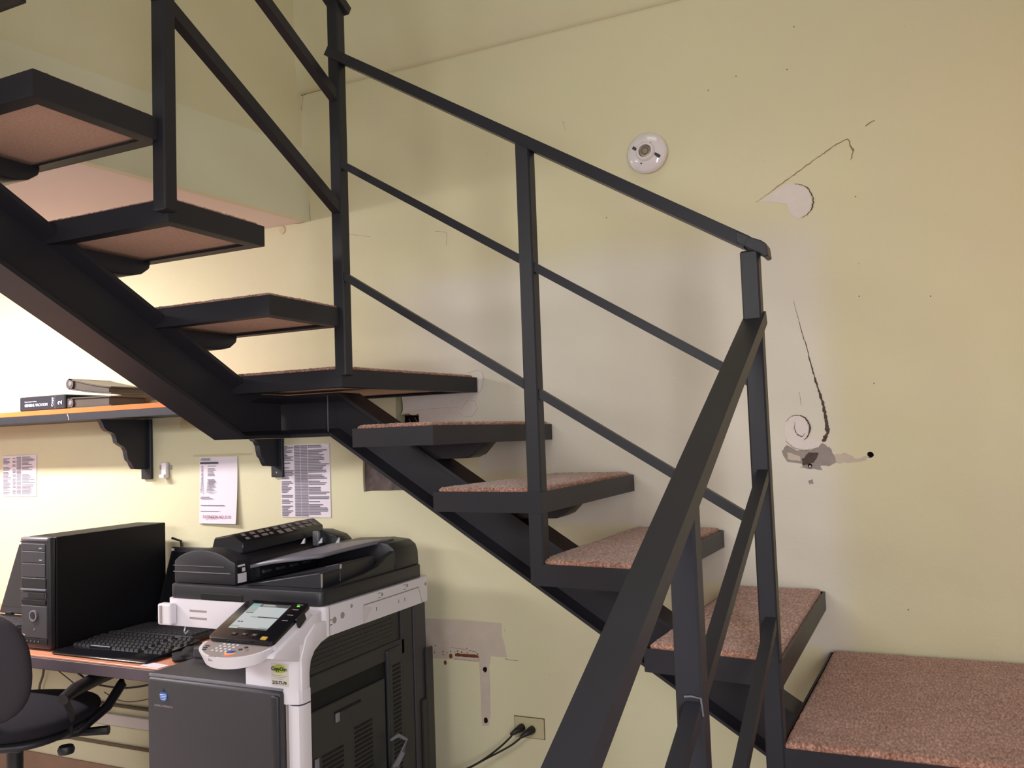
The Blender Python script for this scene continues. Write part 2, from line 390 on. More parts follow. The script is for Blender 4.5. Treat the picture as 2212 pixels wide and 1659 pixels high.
flat('bare_plaster', [W(*p) for p in [(1700, 978), (1728, 984), (1730, 996), (1702, 992)]], 'patchpink', .0013, 3, .002, seed=13)
flat('bare_plaster', [W(*p) for p in [(1800, 984), (1824, 978), (1850, 990), (1878, 984), (1872, 994), (1830, 1000), (1806, 1000)]], 'patchpink', .0006, 3, .003, seed=14)
flat('bare_plaster', [W(*p) for p in [(1745, 1038), (1754, 1035), (1758, 1044), (1748, 1046)]], 'patchgrey', .0006, 3, .001, seed=15)
obj('wall_plug', MB().lathe([(.0035, 0), (.003, .01)], (W(1750, 1006)[0], D-.002, W(1750, 1006)[1]-.002), 'Y', 10), 'chrome', wb)
# bare strips low on the wall, right of the copier
flat('bare_plaster', [W(*p) for p in [(900, 1334), (1084, 1346), (1084, 1374), (1090, 1392), (1096, 1420), (1060, 1417), (1057, 1440), (1060, 1540), (1056, 1568), (1042, 1568), (1040, 1540), (1035, 1430), (980, 1424), (900, 1420)]], 'patchpink', .0007, 4, .0012, seed=21)
flat('rust_stain', [W(*p) for p in [(983, 1411), (1010, 1412), (1034, 1416), (1033, 1421), (1008, 1420), (984, 1417)]], 'rust', .0014, 4, .0015, seed=22)
rnd = random.Random(5)
for k in range(26):
    px = rnd.uniform(938, 1034); py = rnd.gauss(1408, 5)+(px-985)*.05
    c = W(px, py); flat('rust_speck', disc(c, rnd.uniform(.0008, .0026), 6, 1, k), 'rust', .0015, jag=False)
stroke('rust_streak', [(975, 1398), (1000, 1402), (1028, 1408), (1034, 1418), (1035, 1428), (1005, 1426), (980, 1423)], .0012, 'rust', .0012, seed=23)
stroke('plaster_crack', [(1090, 1423), (1103, 1426), (1120, 1427)], .002, 'crack', seed=24)
stroke('paint_edge', [(950, 1336), (1020, 1339), (1083, 1346)], .0012, 'tape', seed=25)
for px, py, r in ((1048, 1446, .008), (1050, 1556, .008), (962, 1431, .006), (974, 1417, .007), (1750, 1006, .006)):
    flat('drill_hole', disc(W(px, py), r, 12, 1.25, px), 'rust' if px in (974, 962) else 'hole', .0019, jag=False)
# white repair with pencil outline by the winder tread
flat('filler_patch', [W(*p) for p in [(868, 858), (1030, 842), (1036, 815), (1026, 800), (1038, 800), (1044, 812), (1042, 838), (1028, 862), (1032, 880), (1018, 900), (1000, 903), (930, 912), (905, 912), (905, 893), (872, 893)]], 'patchwhite', .0006, 4, .001, seed=31)
stroke('pencil_line', [(1010, 806), (1030, 800), (1042, 805), (1045, 820), (1041, 840), (1034, 850)], .0008, 'crack', .0012, seed=32, jit=.0006)
stroke('pencil_line', [(995, 884), (1010, 864), (1026, 866), (1032, 882), (1020, 900), (1004, 900), (990, 890)], .0007, 'crack', .0012, seed=33, jit=.0006)
stroke('pencil_line', [(880, 890), (930, 883), (990, 879)], .0006, 'crack', .0012, seed=34, jit=.0004)
for pts in ([(940, 500), (962, 501), (966, 506), (964, 530)], [(800, 512), (770, 508), (745, 505)], [(1215, 262), (1222, 282)]):
    stroke('paint_scuff', pts, .0012, 'patchgrey', .0004, seed=35)
for px, py in ((1700, 150), (1715, 58), (1530, 195), (1590, 165), (1888, 828), (1856, 640), (1848, 425), (1962, 1317), (2010, 640), (1310, 470)):
    flat('paint_chip', disc(W(px, py), .0022, 7, 1.2, px), 'crack', .0005, jag=False)
# tiny loose wires in the broken hole
for k in range(4):
    a = atY(878+k*6, 912-k*3, D+.01)
    obj('loose_wire', MB().tube([(a[0]-.01, a[1]+.03, a[2]-.01), (a[0], a[1], a[2]+.008*math.sin(k)), (a[0]+.012, a[1]-.006, a[2]-.012), (a[0]+.006, a[1]+.02, a[2]-.025)], .0014, 6), 'chrome' if k % 2 else 'cord', wb)

# upper wall, slightly proud, with a sloping plaster lip
def extr_x(prof, x0, x1): return MB().prism([(x0, y, z) for y, z in prof], (x1-x0, 0, 0))
tag(obj('wall_back_upper', extr_x([(D, 1.38), (D-.005, 1.381), (D-.010, 1.395), (D-.018, 1.42), (D-.026, 1.46), (D-.031, 1.52), (D-.033, 1.60), (D-.033, 3.9), (D+.2, 3.9), (D+.2, 1.38)], -5.3, .75), 'wall_plain', smooth=True, ang=60), kind='structure')
# upper floor slab edge beside the stairwell
def slab_x(y): return -2.132+(y-2.711)*.108
ys = (2.70, -1.2)
sl = MB().prism([(slab_x(ys[0]), ys[0], .868), (slab_x(ys[1]), ys[1], .868), (-5.3, ys[1], .868), (-5.3, ys[0], .868)], (0, 0, .288))
sl = tag(obj('ceiling_office', sl, 'soffit'), kind='structure')
obj('slab_fascia', MB().prism([(slab_x(ys[0])+.012, ys[0]+.0, .8675), (slab_x(ys[1])+.012, ys[1], .8675), (slab_x(ys[1])-.02, ys[1], .8675), (slab_x(ys[0])-.02, ys[0], .8675)], (0, 0, .283)), 'fascia', sl)
wu = tag(obj('wall_stairwell', MB().prism([(slab_x(ys[0])-.016, ys[0], 1.1505), (slab_x(ys[1])-.016, ys[1], 1.1505), (slab_x(ys[1])-.2, ys[1], 1.1505), (slab_x(ys[0])-.2, ys[0], 1.1505)], (0, 0, 2.75)), 'wall_plain'), kind='structure')
a0, a1, a2, a3 = W(650, 205), W(645, 325), W(657, 335), W(668, 480)
stroke('corner_crack', [(662, 203), (650, 207), (647, 240), (646, 300), (645, 322), (656, 330), (659, 360), (662, 420), (667, 478), (650, 482), (610, 486), (580, 490)], .0022, 'crackdark', .0006, seed=40, jit=.0008)
stroke('corner_crack', [(655, 207), (651, 240), (650, 300), (650, 322), (661, 333), (664, 380), (671, 478)], .0016, 'dirt', .0006, seed=41, jit=.0008)
stroke('corner_crack', [(662, 203), (700, 193), (745, 184)], .001, 'dirt', .0006, seed=42, jit=.0006)
flat('filler_patch', disc(W(610, 497), .016, 10, 1, 4), 'beige2', .004, jag=False)
tag(obj('ceiling', MB().box(-5.3, .95, -2.6, 2.9, 3.9, 4.0), 'pale'), kind='structure')
tag(obj('ceiling_lobby', MB().box(-5.3, .95, -2.6, -1.2, 1.9, 2.0), 'pale'), kind='structure')
tag(obj('floor', MB().box(-5.3, .95, -2.6, 2.9, -H-.1, -H), 'floor'), kind='structure')
tag(obj('wall_left', MB().box(-5.5, -5.3, -2.6, 2.9, -H, 3.9), 'pale'), kind='structure')
tag(obj('wall_right', MB().box(.75, .95, -2.6, 2.9, -H, 3.9), 'pale'), kind='structure')
tag(obj('wall_front', MB().box(-5.3, .75, -2.8, -2.6, -H, 3.9), 'pale'), kind='structure')
tag(obj('baseboard_back', MB().box(-5.3, .75, D-.015, D-.0005, -H+.0005, -H+.145, .003), 'brown_base'), kind='structure')

# ------------------------------------------------------------------ the staircase
RS, GO = .1735, .277
def h(n): return -.648+RS*n
ST = thing('staircase', 'black steel staircase with brown carpeted treads winding up along the wall', 'staircase', (-.3, 1.9, -H))
def poly_inset(P, d):
    n = len(P); out = []
    A = sum(P[i][0]*P[(i+1) % n][1]-P[(i+1) % n][0]*P[i][1] for i in range(n)); s = 1 if A > 0 else -1
    dd = d if isinstance(d, (list, tuple)) else [d]*n
    for i in range(n):
        def edge(k):
            a = P[k % n]; b = P[(k+1) % n]; dx, dy = b[0]-a[0], b[1]-a[1]; l = math.hypot(dx, dy); nx, ny = -dy/l*s, dx/l*s
            return (a[0]+nx*dd[k % n], a[1]+ny*dd[k % n]), (dx/l, dy/l)
        (p, u), (q, v) = edge(i-1), edge(i); cr = u[0]*v[1]-u[1]*v[0]
        t = ((q[0]-p[0])*v[1]-(q[1]-p[1])*v[0])/cr; out.append((p[0]+u[0]*t, p[1]+u[1]*t))
    return out
def ring(P, Q, z0, z1):
    bm = bmesh.new(); n = len(P)
    V = [[bm.verts.new((p[0], p[1], z)) for p in L_] for L_, z in ((P, z0), (P, z1), (Q, z1), (Q, z0))]
    for k in range(4):
        for i in range(n): bm.faces.new((V[k][i], V[k][(i+1) % n], V[(k+1) % 4][(i+1) % n], V[(k+1) % 4][i]))
    return bm
def carpet(P, ztop, parent, cell=.0045, thick=.016, skirt=.5):
    # quad patch with its own lumpy pile and rounded, fuzzy rims
    a, b, c, d = [np.array(p) for p in P]; nu = max(4, int(max(np.linalg.norm(b-a), np.linalg.norm(c-d))/cell)); nv = max(4, int(max(np.linalg.norm(d-a), np.linalg.norm(c-b))/cell))
    rg = np.random.default_rng(int(abs(ztop)*1e4)+nu); o = ORG[parent]
    verts = []; U = [-2, -1]+list(range(nu+1))+[nu+1, nu+2]; V = [-2, -1]+list(range(nv+1))+[nv+1, nv+2]
    L1 = np.linalg.norm(b-a); L2 = np.linalg.norm(d-a)
    rn = rg.normal(0, 1, (len(V), len(U))); rn2 = rg.normal(0, 1, (len(V), len(U), 2))
    for j, vv in enumerate(V):
        for i, uu in enumerate(U):
            u = min(max(uu, 0), nu)/nu; v = min(max(vv, 0), nv)/nv
            p = (a*(1-u)+b*u)*(1-v)+(d*(1-u)+c*u)*v; z = ztop
            e = min(min(uu, nu-uu)*L1/nu, min(vv, nv-vv)*L2/nv)
            if e < 0 or uu < 0 or vv < 0 or uu > nu or vv > nv:
                k = max(-uu, uu-nu, -vv, vv-nv); z = ztop-thick*(.45 if k == 1 else 1.0)
                z += rn[j, i]*.0006; p = p+rn2[j, i]*.0008
            else:
                z += rn[j, i]*.0007-(.004*math.exp(-e/.004)); p = p+rn2[j, i]*.0005
            verts.append((p[0]-o[0], p[1]-o[1], z-o[2]))
    n = len(U); faces = [(j*n+i, j*n+i+1, (j+1)*n+i+1, (j+1)*n+i) for j in range(len(V)-1) for i in range(n-1)]
    me = bpy.data.meshes.new('carpet'); me.from_pydata(verts, [], faces); me.materials.append(M['carpet']); me.update()
    for f in me.polygons: f.use_smooth = True
    return link('carpet', me, parent)
def tread(n, P, bracket=None, name='tread_frame', inset=.012, cell=.0045):
    z = h(n); Q = poly_inset(P, .005)
    bm = ring(P, Q, z-.062, z-.010)
    fr = MB(); fr.bm = bm
    b2 = ring(poly_inset(P, .004), poly_inset(P, .034), z-.062, z-.057); me = bpy.data.meshes.new('x'); b2.to_mesh(me); bm.from_mesh(me); b2.free()
    t = obj(name, fr, 'steel', ST)
    u = poly_inset(P, .006); obj('underside_panel', MB().prism([(a, b, z-.052) for a, b in u], (0, 0, .034)), 'ply', t)
    carpet(poly_inset(P, inset), z, t, cell)
    if bracket: obj('bracket', bracket, 'steel', t, smooth=True)
    return t
# landing at the foot of the flight
tread(0, [(-.305, 1.865), (.70, 1.875), (.70, 2.692), (-.278, 2.692)], name='landing_frame', cell=.006, inset=.012)
SB0, SB1 = 2.235, 2.345          # stringer of the wall flight (y range)
def bracketB(xl, xr, z):         # along x, rounded end towards the nosing (right)
    xt = lambda q: (.157-q)/.64-1.655
    pts = [(xt(z)-.012, z+.001), (xr-.03, z+.001), (xr-.045, z-.014), (xr-.065, z-.034), (xr-.09, z-.044), (xt(z-.046)-.012, z-.046)]
    return MB().prism([(a, SB0+.01, b) for a, b in pts], (0, SB1-SB0-.02, 0)).bevel(.004, 2)
near = {1: ((-.592, 1.90), (-.290, 1.862)), 2: ((-.873, 1.935), (-.597, 1.90)), 3: ((-1.165, 1.967), (-.840, 1.93)), 4: ((-1.440, 2.0), (-1.160, 1.968))}
wallx = {1: (-.553, -.283), 2: (-.850, -.568), 3: (-1.130, -.846), 4: (-1.415, -1.125)}
for k in (1, 2, 3, 4):
    (a, b), (c, d) = near[k], (wallx[k])
    tread(k, [a, b, (d, 2.692), (c, 2.692)], bracketB(a[0]+.05, d-.0, h(k)-.062))
SCX0, SCX1 = -1.972, -1.852      # stringer of the upper flight (x range)
XL, XRt = -2.235, -1.487
tread(5, [(XL, 2.022), (XRt, 2.022), (-1.402, 2.692), (XL, 2.692)], cell=.006)
def bracketC(yn, yf, z):         # along y, rounded end towards the nosing (far side)
    yt = lambda q: 2.105-(q-.157)/.5315
    pts = [(yt(z)-.012, z+.001), (yf-.015, z+.001), (yf-.02, z-.018), (yf-.045, z-.036), (yf-.08, z-.044), (yt(z-.046)-.012, z-.046)]
    return MB().prism([(SCX0+.012, a, b) for a, b in pts], (SCX1-SCX0-.024, 0, 0)).bevel(.004, 2)
GC = .325
for k in range(6, 12):
    yf = 2.035-(k-6)*GC; yn = yf-.312
    tread(k, [(XL, yn), (XRt, yn), (XRt, yf), (XL, yf)], bracketC(yn+.06, yf-.005, h(k)-.062))
# lower flight, from the landing down towards the viewer
for k in range(1, 5):
    yf = 1.86-(k-1)*.33; yn = yf-.315
    tread(-k, [(-.305, yn), (.70, yn), (.70, yf), (-.305, yf)], cell=.012)
# stringers: rolled beam section swept along a path in a vertical plane
def beam(path_b, path_t, axis, c0, c1):
    # path_b / path_t: lower and upper outline points; section = flanges with a recessed web
    s = MB(); n = len(path_b); fl = .011; tp = .026; web = .042
    def P(c, q): return (q[0], c, q[1]) if axis == 'x' else (c, q[0], q[1])
    sec = []
    for b, t in zip(path_b, path_t):
        def L(k): return (b[0]+(t[0]-b[0])*k/math.dist(b, t), b[1]+(t[1]-b[1])*k/math.dist(b, t))
        hh = math.dist(b, t); m0 = c0+web if c1 > c0 else c0-web; m1 = c1-web
        prof = [(c0, 0), (c0, fl), (c0+web, tp), (c0+web, hh-tp), (c0, hh-fl), (c0, hh), (c1, hh), (c1, hh-fl), (c1-web, hh-tp), (c1-web, tp), (c1, fl), (c1, 0)]
        sec.append([s.bm.verts.new(P(c, L(k))) for c, k in prof])
    m = len(sec[0])
    for i in range(n-1):
        for k in range(m): s.bm.faces.new((sec[i][k], sec[i][(k+1) % m], sec[i+1][(k+1) % m], sec[i+1][k]))
    s.bm.faces.new(sec[0]); s.bm.faces.new(sec[-1][::-1]); return s
zb0 = .020
xB = lambda x: zb0-.640*(x+1.695)
obj('stringer', beam([(SCX0, zb0), (-1.695, zb0), (.66, xB(.66))], [(SCX0, .157), (-1.655, .157), (.93, xB(.66)-.02)], 'x', SB0, SB1), 'steel', ST)
yC = lambda y: zb0+.5315*(2.025-y)
obj('stringer', beam([(SB1, zb0), (2.025, zb0), (.10, yC(.10))], [(SB1, .157), (2.105, .157), (.10, yC(.10)+.193)], 'y', SCX1, SCX0) if False else
    beam([(SB0+.005, zb0), (2.025, zb0), (.10, yC(.10))], [(SB0+.005, .157), (2.105, .157), (.10+.08, yC(.10)+.15)], 'y', SCX0, SCX1), 'steel', ST)
obj('weld_seam', MB().bar((-1.700, SB0-.001, .035), (-1.700, SB0-.001, .150), .003, .003, (1, 0, 0)), 'weld', ST)
# posts
PW = .038
def post(x, y, z0, z1, name='post'):
    return obj(name, MB().box(x-PW/2, x+PW/2, y-PW/2, y+PW/2, z0, z1, .0035, 1), 'steel', ST)
p0 = post(-.311, 1.881, h(0)-.062, .375)
p1 = post(-.861, 1.953, h(2)-.062, .745)
p2 = post(-1.492, 2.040, h(5)-.03, 1.33)
p3 = post(-1.490, 1.392, h(7)-.042, 1.70)
post(-1.490, .70, h(9)-.055, 2.02)
pa = post(-.311, 1.214, h(-2)-.062, -.098)
post(-.311, .56, h(-4)-.062, -.40)
# rails of the wall flight: straight from the corner post to the winder post
A0 = Vector((-.311, 1.881, 0)); A1 = Vector((-1.492, 2.035, 0))
def onB(t, z0, z1): p = A0.lerp(A1, t); return Vector((p.x, p.y, z0+(z1-z0)*t))
def zAt(px, py, t):      # height of a pixel on the vertical plane of that railing
    y = A0.lerp(A1, t).y; return atY(px, py, y)[2]
def railB(tag_, pL, pR, wy, wz, e0=0, e1=1):
    zR = atY(*pR, 1.881-wy/2)[2]; zL = atY(*pL, 2.035-wy/2)[2]
    a = onB(e0, zR, zL); b = onB(e1, zR, zL)
    return obj(tag_, MB().bar(a, b, wy, wz, (0, 1, 0)).bevel(.002, 1), 'steel', ST)
railB('handrail', (730, 108), (1632, 521), .052, .027, .0, 1.012)
railB('mid_rail', (735, 346), (1640, 832), .020, .020)
railB('mid_rail', (745, 588), (1650, 1142), .020, .020)
# rounded return at the end of the wall handrail
e = atY(1632, 522, 1.862)
obj('handrail_end', MB().prism([(x, 1.8555, z+e[2]) for x, z in [(-.335, .002), (-.335, .028), (-.300, .008), (-.284, .001), (-.273, -.008), (-.270, -.034), (-.279, -.036), (-.288, -.026), (-.300, -.020)]], (0, .051, 0)).bevel(.002, 1), 'steel', ST)
# near railing, from the corner post down towards the viewer
sA = .5265
def railA(nm, z, wx, wz, y0, y1, x=-.311, sA=.470):
    a = (x, y0, z-(1.881-y0)*sA); b = (x, y1, z-(1.881-y1)*sA)
    return obj(nm, MB().bar(a, b, wx, wz, (1, 0, 0)).bevel(.002, 1), 'steel', ST)
railA('handrail', .2235, .043, .028, 1.905, .30, -.309, .4706)
railA('mid_rail', -.092, .022, .022, 1.875, .56, -.305, .425)
railA('mid_rail', -.396, .022, .022, 1.875, .56, -.305, .425)
# railing of the upper flight
def railC(nm, z, wx, wz, y0, y1, x=-1.49):
    a = (x, y0, z+(2.040-y0)*sA); b = (x, y1, z+(2.040-y1)*sA)
    return obj(nm, MB().bar(a, b, wx, wz, (1, 0, 0)).bevel(.002, 1), 'steel', ST)
railC('mid_rail', .665, .026, .030, 2.035, .2)
railC('mid_rail', .995, .026, .028, 2.035, .2)
railC('handrail', 1.295, .052, .028, 2.075, .2)
# weld beads on the near post
for (x, y, z) in ((-.305, 1.194, -.378),):
    obj('weld_bead', MB().tube([(x-.012, y-.001, z+.012), (x-.002, y-.003, z+.014), (x+.011, y-.002, z+.012), (x+.013, y-.001, z-.012)], .0016, 6), 'weld', ST)

# ------------------------------------------------------------------ things on the wall
# porcelain lamp holder
c = W(1400, 333)
lh = thing('lamp_holder', 'round white porcelain lamp holder without a bulb high on the wall', 'lamp holder', (c[0], D, c[1]))
obj('base', MB().lathe([(.062, 0), (.066, -.006), (.066, -.014), (.060, -.022), (.040, -.028), (.032, -.030), (.030, -.036), (.026, -.040), (.021, -.040), (.019, -.012)], (c[0], D-.0005, c[1]), 'Y', 48, False), 'white_gloss', lh, smooth=True)
sc_x, sc_z = c[0], c[1]
obj('socket', MB().lathe([(.020, 0), (.019, -.020), (.012, -.021), (.008, -.026), (.001, -.026)], (sc_x, D-.012, sc_z), 'Y', 24, False), 'lamp_metal', lh, smooth=True)
for sx, sz in ((-.033, .014), (.036, -.016)):
    rot = Matrix.Rotation(math.radians(38), 4, 'Y')
    obj('screw_slot', MB().box(c[0]+sx-.012, c[0]+sx+.012, D-.031, D-.018, c[1]+sz-.005, c[1]+sz+.005, .002, 1, rot), 'ink2', lh)
for sx, sz in ((.018, .026), (-.016, -.036)):
    obj('screw_hole', MB().cyl((c[0]+sx, D-.0315, c[1]+sz), (c[0]+sx, D-.026, c[1]+sz), .0022), 'pit', lh)
# outlet with two plugs
x0, z1 = W(1112, 1546); x1, z0 = W(1177, 1597)
oc = thing('outlet', 'aged beige double outlet plate low on the wall under the stairs', 'outlet', ((x0+x1)/2, D, (z0+z1)/2))
obj('plate', MB().box(x0, x1, D-.007, D-.0005, z0, z1, .003, 2), 'beige_plate', oc)
obj('grime', MB().box(x0-.002, x1+.002, D-.0016, D-.0002, z0-.002, z1+.002), 'dirt', oc)
pl_px = [(1128, 1571), (1150, 1576)]
for i, (px, py) in enumerate(pl_px):
    q = atY(px, py, D-.008)
    obj('socket_face', MB().cyl((q[0]+.002, D-.0095, q[2]+.002), (q[0]+.002, D-.006, q[2]+.002), .014), 'beige_plate', oc)
    cd = thing('power_plug', ['black plug in the left socket of the low outlet, its cable hanging left', 'black plug in the right socket of the low outlet, its cable hanging left'][i], 'plug', (q[0], D-.01, q[2]))
    a = Vector((q[0], D-.008, q[2])); b = a+Vector((-.012, -.030, -.006))
    obj('plug_body', MB().tube([a, a+Vector((-.002, -.012, -.001)), b, b+Vector((-.014, -.006, -.010))], [.0135, .013, .009, .0055], 12), 'cord', cd, smooth=True)
    s0 = b+Vector((-.014, -.006, -.010)); pts = []
    tgt = [[(1105, 1590), (1080, 1614), (1050, 1637), (1020, 1655), (980, 1672), (940, 1690)], [(1135, 1585), (1110, 1606), (1085, 1621), (1050, 1639), (1010, 1661), (960, 1686)]][i]
    pts = [s0]+[Vector(atY(u, v, D-.05-.01*k+.012*i)) for k, (u, v) in enumerate(tgt)]
    pp = []
    for k in range(len(pts)-1):
        for t in (0, .33, .66):
            p_ = pts[k-1] if k else pts[k]; n_ = pts[min(k+2, len(pts)-1)]
            q0, q1 = pts[k], pts[k+1]
            pp.append(.5*((2*q0)+(-p_+q1)*t+(2*p_-5*q0+4*q1-n_)*t*t+(-p_+3*q0-3*q1+n_)*t**3))
    pp.append(pts[-1])
    obj('cable', MB().tube(pp, .0033, 8), 'cord', cd, smooth=True)
# small outlet half hidden behind the stringer
x0, z1 = W(392, 890); z0 = W(392, 926)[1]
o2 = thing('outlet', 'ivory wall outlet half hidden behind the stair stringer', 'outlet', (x0+.057, D, (z0+z1)/2))
obj('plate', MB().box(x0, x0+.115, D-.007, D-.0005, z0, z1, .003, 2), 'beige2', o2)
for k in (0, 1):
    cxx = x0+.032+k*.05
    obj('socket_face', MB().cyl((cxx, D-.0085, (z0+z1)/2), (cxx, D-.006, (z0+z1)/2), .015), 'beige2', o2)
    for s_ in (-1, 1): obj('slot', MB().box(cxx+s_*.006-.001, cxx+s_*.006+.001, D-.0088, D-.007, (z0+z1)/2-.001, (z0+z1)/2+.008), 'pit', o2)
    obj('slot', MB().cyl((cxx, D-.0088, (z0+z1)/2-.009), (cxx, D-.007, (z0+z1)/2-.009), .002), 'pit', o2)
# white clip on the wall
xa, za = W(346, 1006); xb, zb = W(376, 1032)
cl = thing('wall_clip', 'small white plastic hook clip stuck on the wall right of the left shelf bracket', 'hook', ((xa+xb)/2, D, (za+zb)/2))
obj('clip_strap', MB().box(xa, xb-.01, D-.004, D-.0005, zb+.035, za+.002, .001), 'slot', cl)
obj('clip_body', MB().box(xa+.028, xa+.056, D-.022, D-.004, zb-.0, za+.014, .004, 2), 'white_plastic', cl)
obj('clip_lip', MB().box(xa+.028, xa+.056, D-.034, D-.020, zb, zb+.016, .003, 2), 'white_plastic', cl)

# papers
def sheet(name, label, x0, x1, z0, z1, curl=0, bottom_curl=0):
    t = thing(name, label, 'paper', ((x0+x1)/2, D, (z0+z1)/2))
    nx, nz_ = 8, 12; vs = []; g = ORG[t]
    for j in range(nz_+1):
        for i in range(nx+1):
            u, v = i/nx, j/nz_; y = D-.0025-bottom_curl*(1-v)**2*.5*(1+u)-curl*u*u*.4
            vs.append((x0+(x1-x0)*u-g[0], y-g[1], z0+(z1-z0)*v-g[2]))
    n = nx+1; me = bpy.data.meshes.new('sheet')
    me.from_pydata(vs, [], [(j*n+i, j*n+i+1, (j+1)*n+i+1, (j+1)*n+i) for j in range(nz_) for i in range(nx)])
    me.materials.append(M['paper']); o = link('sheet', me, t); o.modifiers.new('s', 'SOLIDIFY').thickness = .0006
    def yy(u, v): return D-.0038-bottom_curl*(1-v)**2*.5*(1+u)-curl*u*u*.4
    return t, yy
def rows(t, yy, x0, x1, z0, z1, cols, n, m='ink', fill=.55, seed=0, name='printed_rows', P=.85):
    rn_ = random.Random(seed); mb = MB(); W_, H_ = x1-x0, z1-z0
    for r in range(n):
        v = 1-(r+.5)/n; zc = z0+v*H_; hh = H_/n*fill/2
        for a, b, var in cols:
            if rn_.random() > P and var: continue
            bb = a+(b-a)*(1-var*rn_.random())
            L_ = [(a, v), (bb, v)]
            q = [mb.bm.verts.new((x0+W_*a, yy(a, v), zc-hh)), mb.bm.verts.new((x0+W_*bb, yy(bb, v), zc-hh)), mb.bm.verts.new((x0+W_*bb, yy(bb, v), zc+hh)), mb.bm.verts.new((x0+W_*a, yy(a, v), zc+hh))]
            mb.bm.faces.new(q)
    o = obj(name, mb, m, t); return tag(o, kind='stuff')
x0, z1 = W(606, 961); x1, z0 = W(716, 1118)
t, yy = sheet('wall_list', 'densely printed phone list taped to the wall right of the small shelf bracket', x0, x1, z0, z1)
rows(t, yy, x0, x1, z0+.004, z1-.004, [(.02, .28, .6), (.29, .41, 0), (.42, .56, 0), (.57, 1.0, .5)], 46, 'ink', .7, 1)
obj('tape', MB().box(x1-.03, x1-.002, D-.0045, D-.004, z1-.012, z1-.004, rot=Matrix.Rotation(.35, 4, 'Y')), 'white_plastic', t)
x0, z1 = W(7, 985); x1 = W(80, 982)[0]; z0 = W(80, 1072)[1]
t, yy = sheet('wall_list', 'small printed list on the brightly lit wall at the far left under the shelf', x0, x1, z0, z1)
rows(t, yy, x0, x1, z0+.01, z1-.006, [(.02, .26, .5), (.30, .40, .2), (.42, .55, 0), (.58, .96, .5)], 30, 'ink', .55, 2)
x0, z1 = W(432, 988); x1, z0 = W(517, 1131)
t, yy = sheet('wall_notice', 'white notice with red extension number taped to the wall between the brackets', x0, x1, z0, z1, .006, .016)
hgt = z1-z0; wd = x1-x0
rows(t, yy, x0, x1, z1-.028, z1-.020, [(.03, .50, 0)], 1, 'ink2', .9, 0, 'heading_bar')
rows(t, yy, x0, x1, z1-.014, z1-.003, [(.05, .34, .3)], 3, 'ink', .5, 3)
rows(t, yy, x0, x1, z1-.145, z1-.034, [(.05, .10, 0), (.22, .45, .4)], 20, 'ink', .5, 4)
rows(t, yy, x0, x1, z1-.172, z1-.150, [(.04, .48, .5)], 4, 'ink', .5, 5)
rows(t, yy, x0, x1, z1-.200, z1-.180, [(.04, .85, .3)], 3, 'ink', .5, 6)
rows(t, yy, x0, x1, z1-.226, z1-.210, [(.04, .66, .4)], 2, 'ink', .4, 7)
text('red_lettering', 'EXTENSION NO. 2115', .0165, (x0+.030, D-.019, z0+.022), RY, 'red_ink', t, sx=.92)
obj('tape', MB().box(W(418, 975)[0], W(545, 975)[0], D-.0014, D-.0006, z1+.003, z1+.012), 'tape', t)
obj('tape', MB().box(x0-.006, x1-.01, D-.0030, D-.0022, z0-.004, z0+.004), 'tape', t)

# shelf with scalloped brackets
shelf = thing('wall_shelf', 'long black wooden wall shelf with an orange top edge strip', 'shelf', (-3.7, D, .15))
zs0 = atY(200, 905, 2.44)[2]
ztop = atY(350, 870, 2.44)[2]; zmid = atY(350, 871, 2.44)[2]-.006; zbot = atY(382, 889, 2.44)[2]
ztop = .172+.008; 
obj('shelf_board', MB().box(-5.2, -2.15, 2.445, D-.002, .131, .1575, .001), 'shelf_black', shelf)
obj('shelf_top', MB().box(-5.2, -2.15, 2.440, D-.002, .1580, .1785, .001), 'orange_wood', shelf)
obj('front_batten', MB().box(-5.2, -2.15, 2.436, 2.4445, .128, .1575, .001), 'shelf_black', shelf)
for px in (150, ):
    a = atY(px-5, 884+6, 2.4352)
    obj('scratch', MB().tube([(a[0], 2.4355, .156), (a[0]+.006, 2.4355, .146), (a[0]+.010, 2.4355, .131)], .0015, 5), 'paper', shelf)
for xc in (-3.005, -2.296):
    b = thing('shelf_bracket', {-3.005: 'black scalloped wooden bracket under the shelf, left of the notice', -2.296: 'black scalloped wooden bracket between the two printed sheets'}[xc], 'bracket', (xc, D, .0), None)
    zt = .1275
    pr = [(0, zt), (.235, zt), (.222, zt-.018), (.215, zt-.035), (.200, zt-.048), (.180, zt-.054), (.165, zt-.062), (.158, zt-.078), (.155, zt-.095), (.135, zt-.108), (.118, zt-.116), (.108, zt-.130), (.104, zt-.150), (.098, zt-.170), (.085, zt-.180), (.078, zt-.195), (.068, zt-.208), (.022, zt-.212), (0, zt-.212)]
    obj('bracket_web', MB().prism([(xc-.012, D-.016-a, z) for a, z in pr], (.024, 0, 0)), 'shelf_black', b)
    obj('wall_batten', MB().box(xc-.028, xc+.028, D-.016, D-.001, zt-.255, zt-.001, .002), 'shelf_black', b)
    if xc > -2.5: obj('keyhole', MB().lathe([(.004, 0), (.0025, -.001)], (xc, D-.0165, zt-.237), 'Y', 8), 'slot', b)
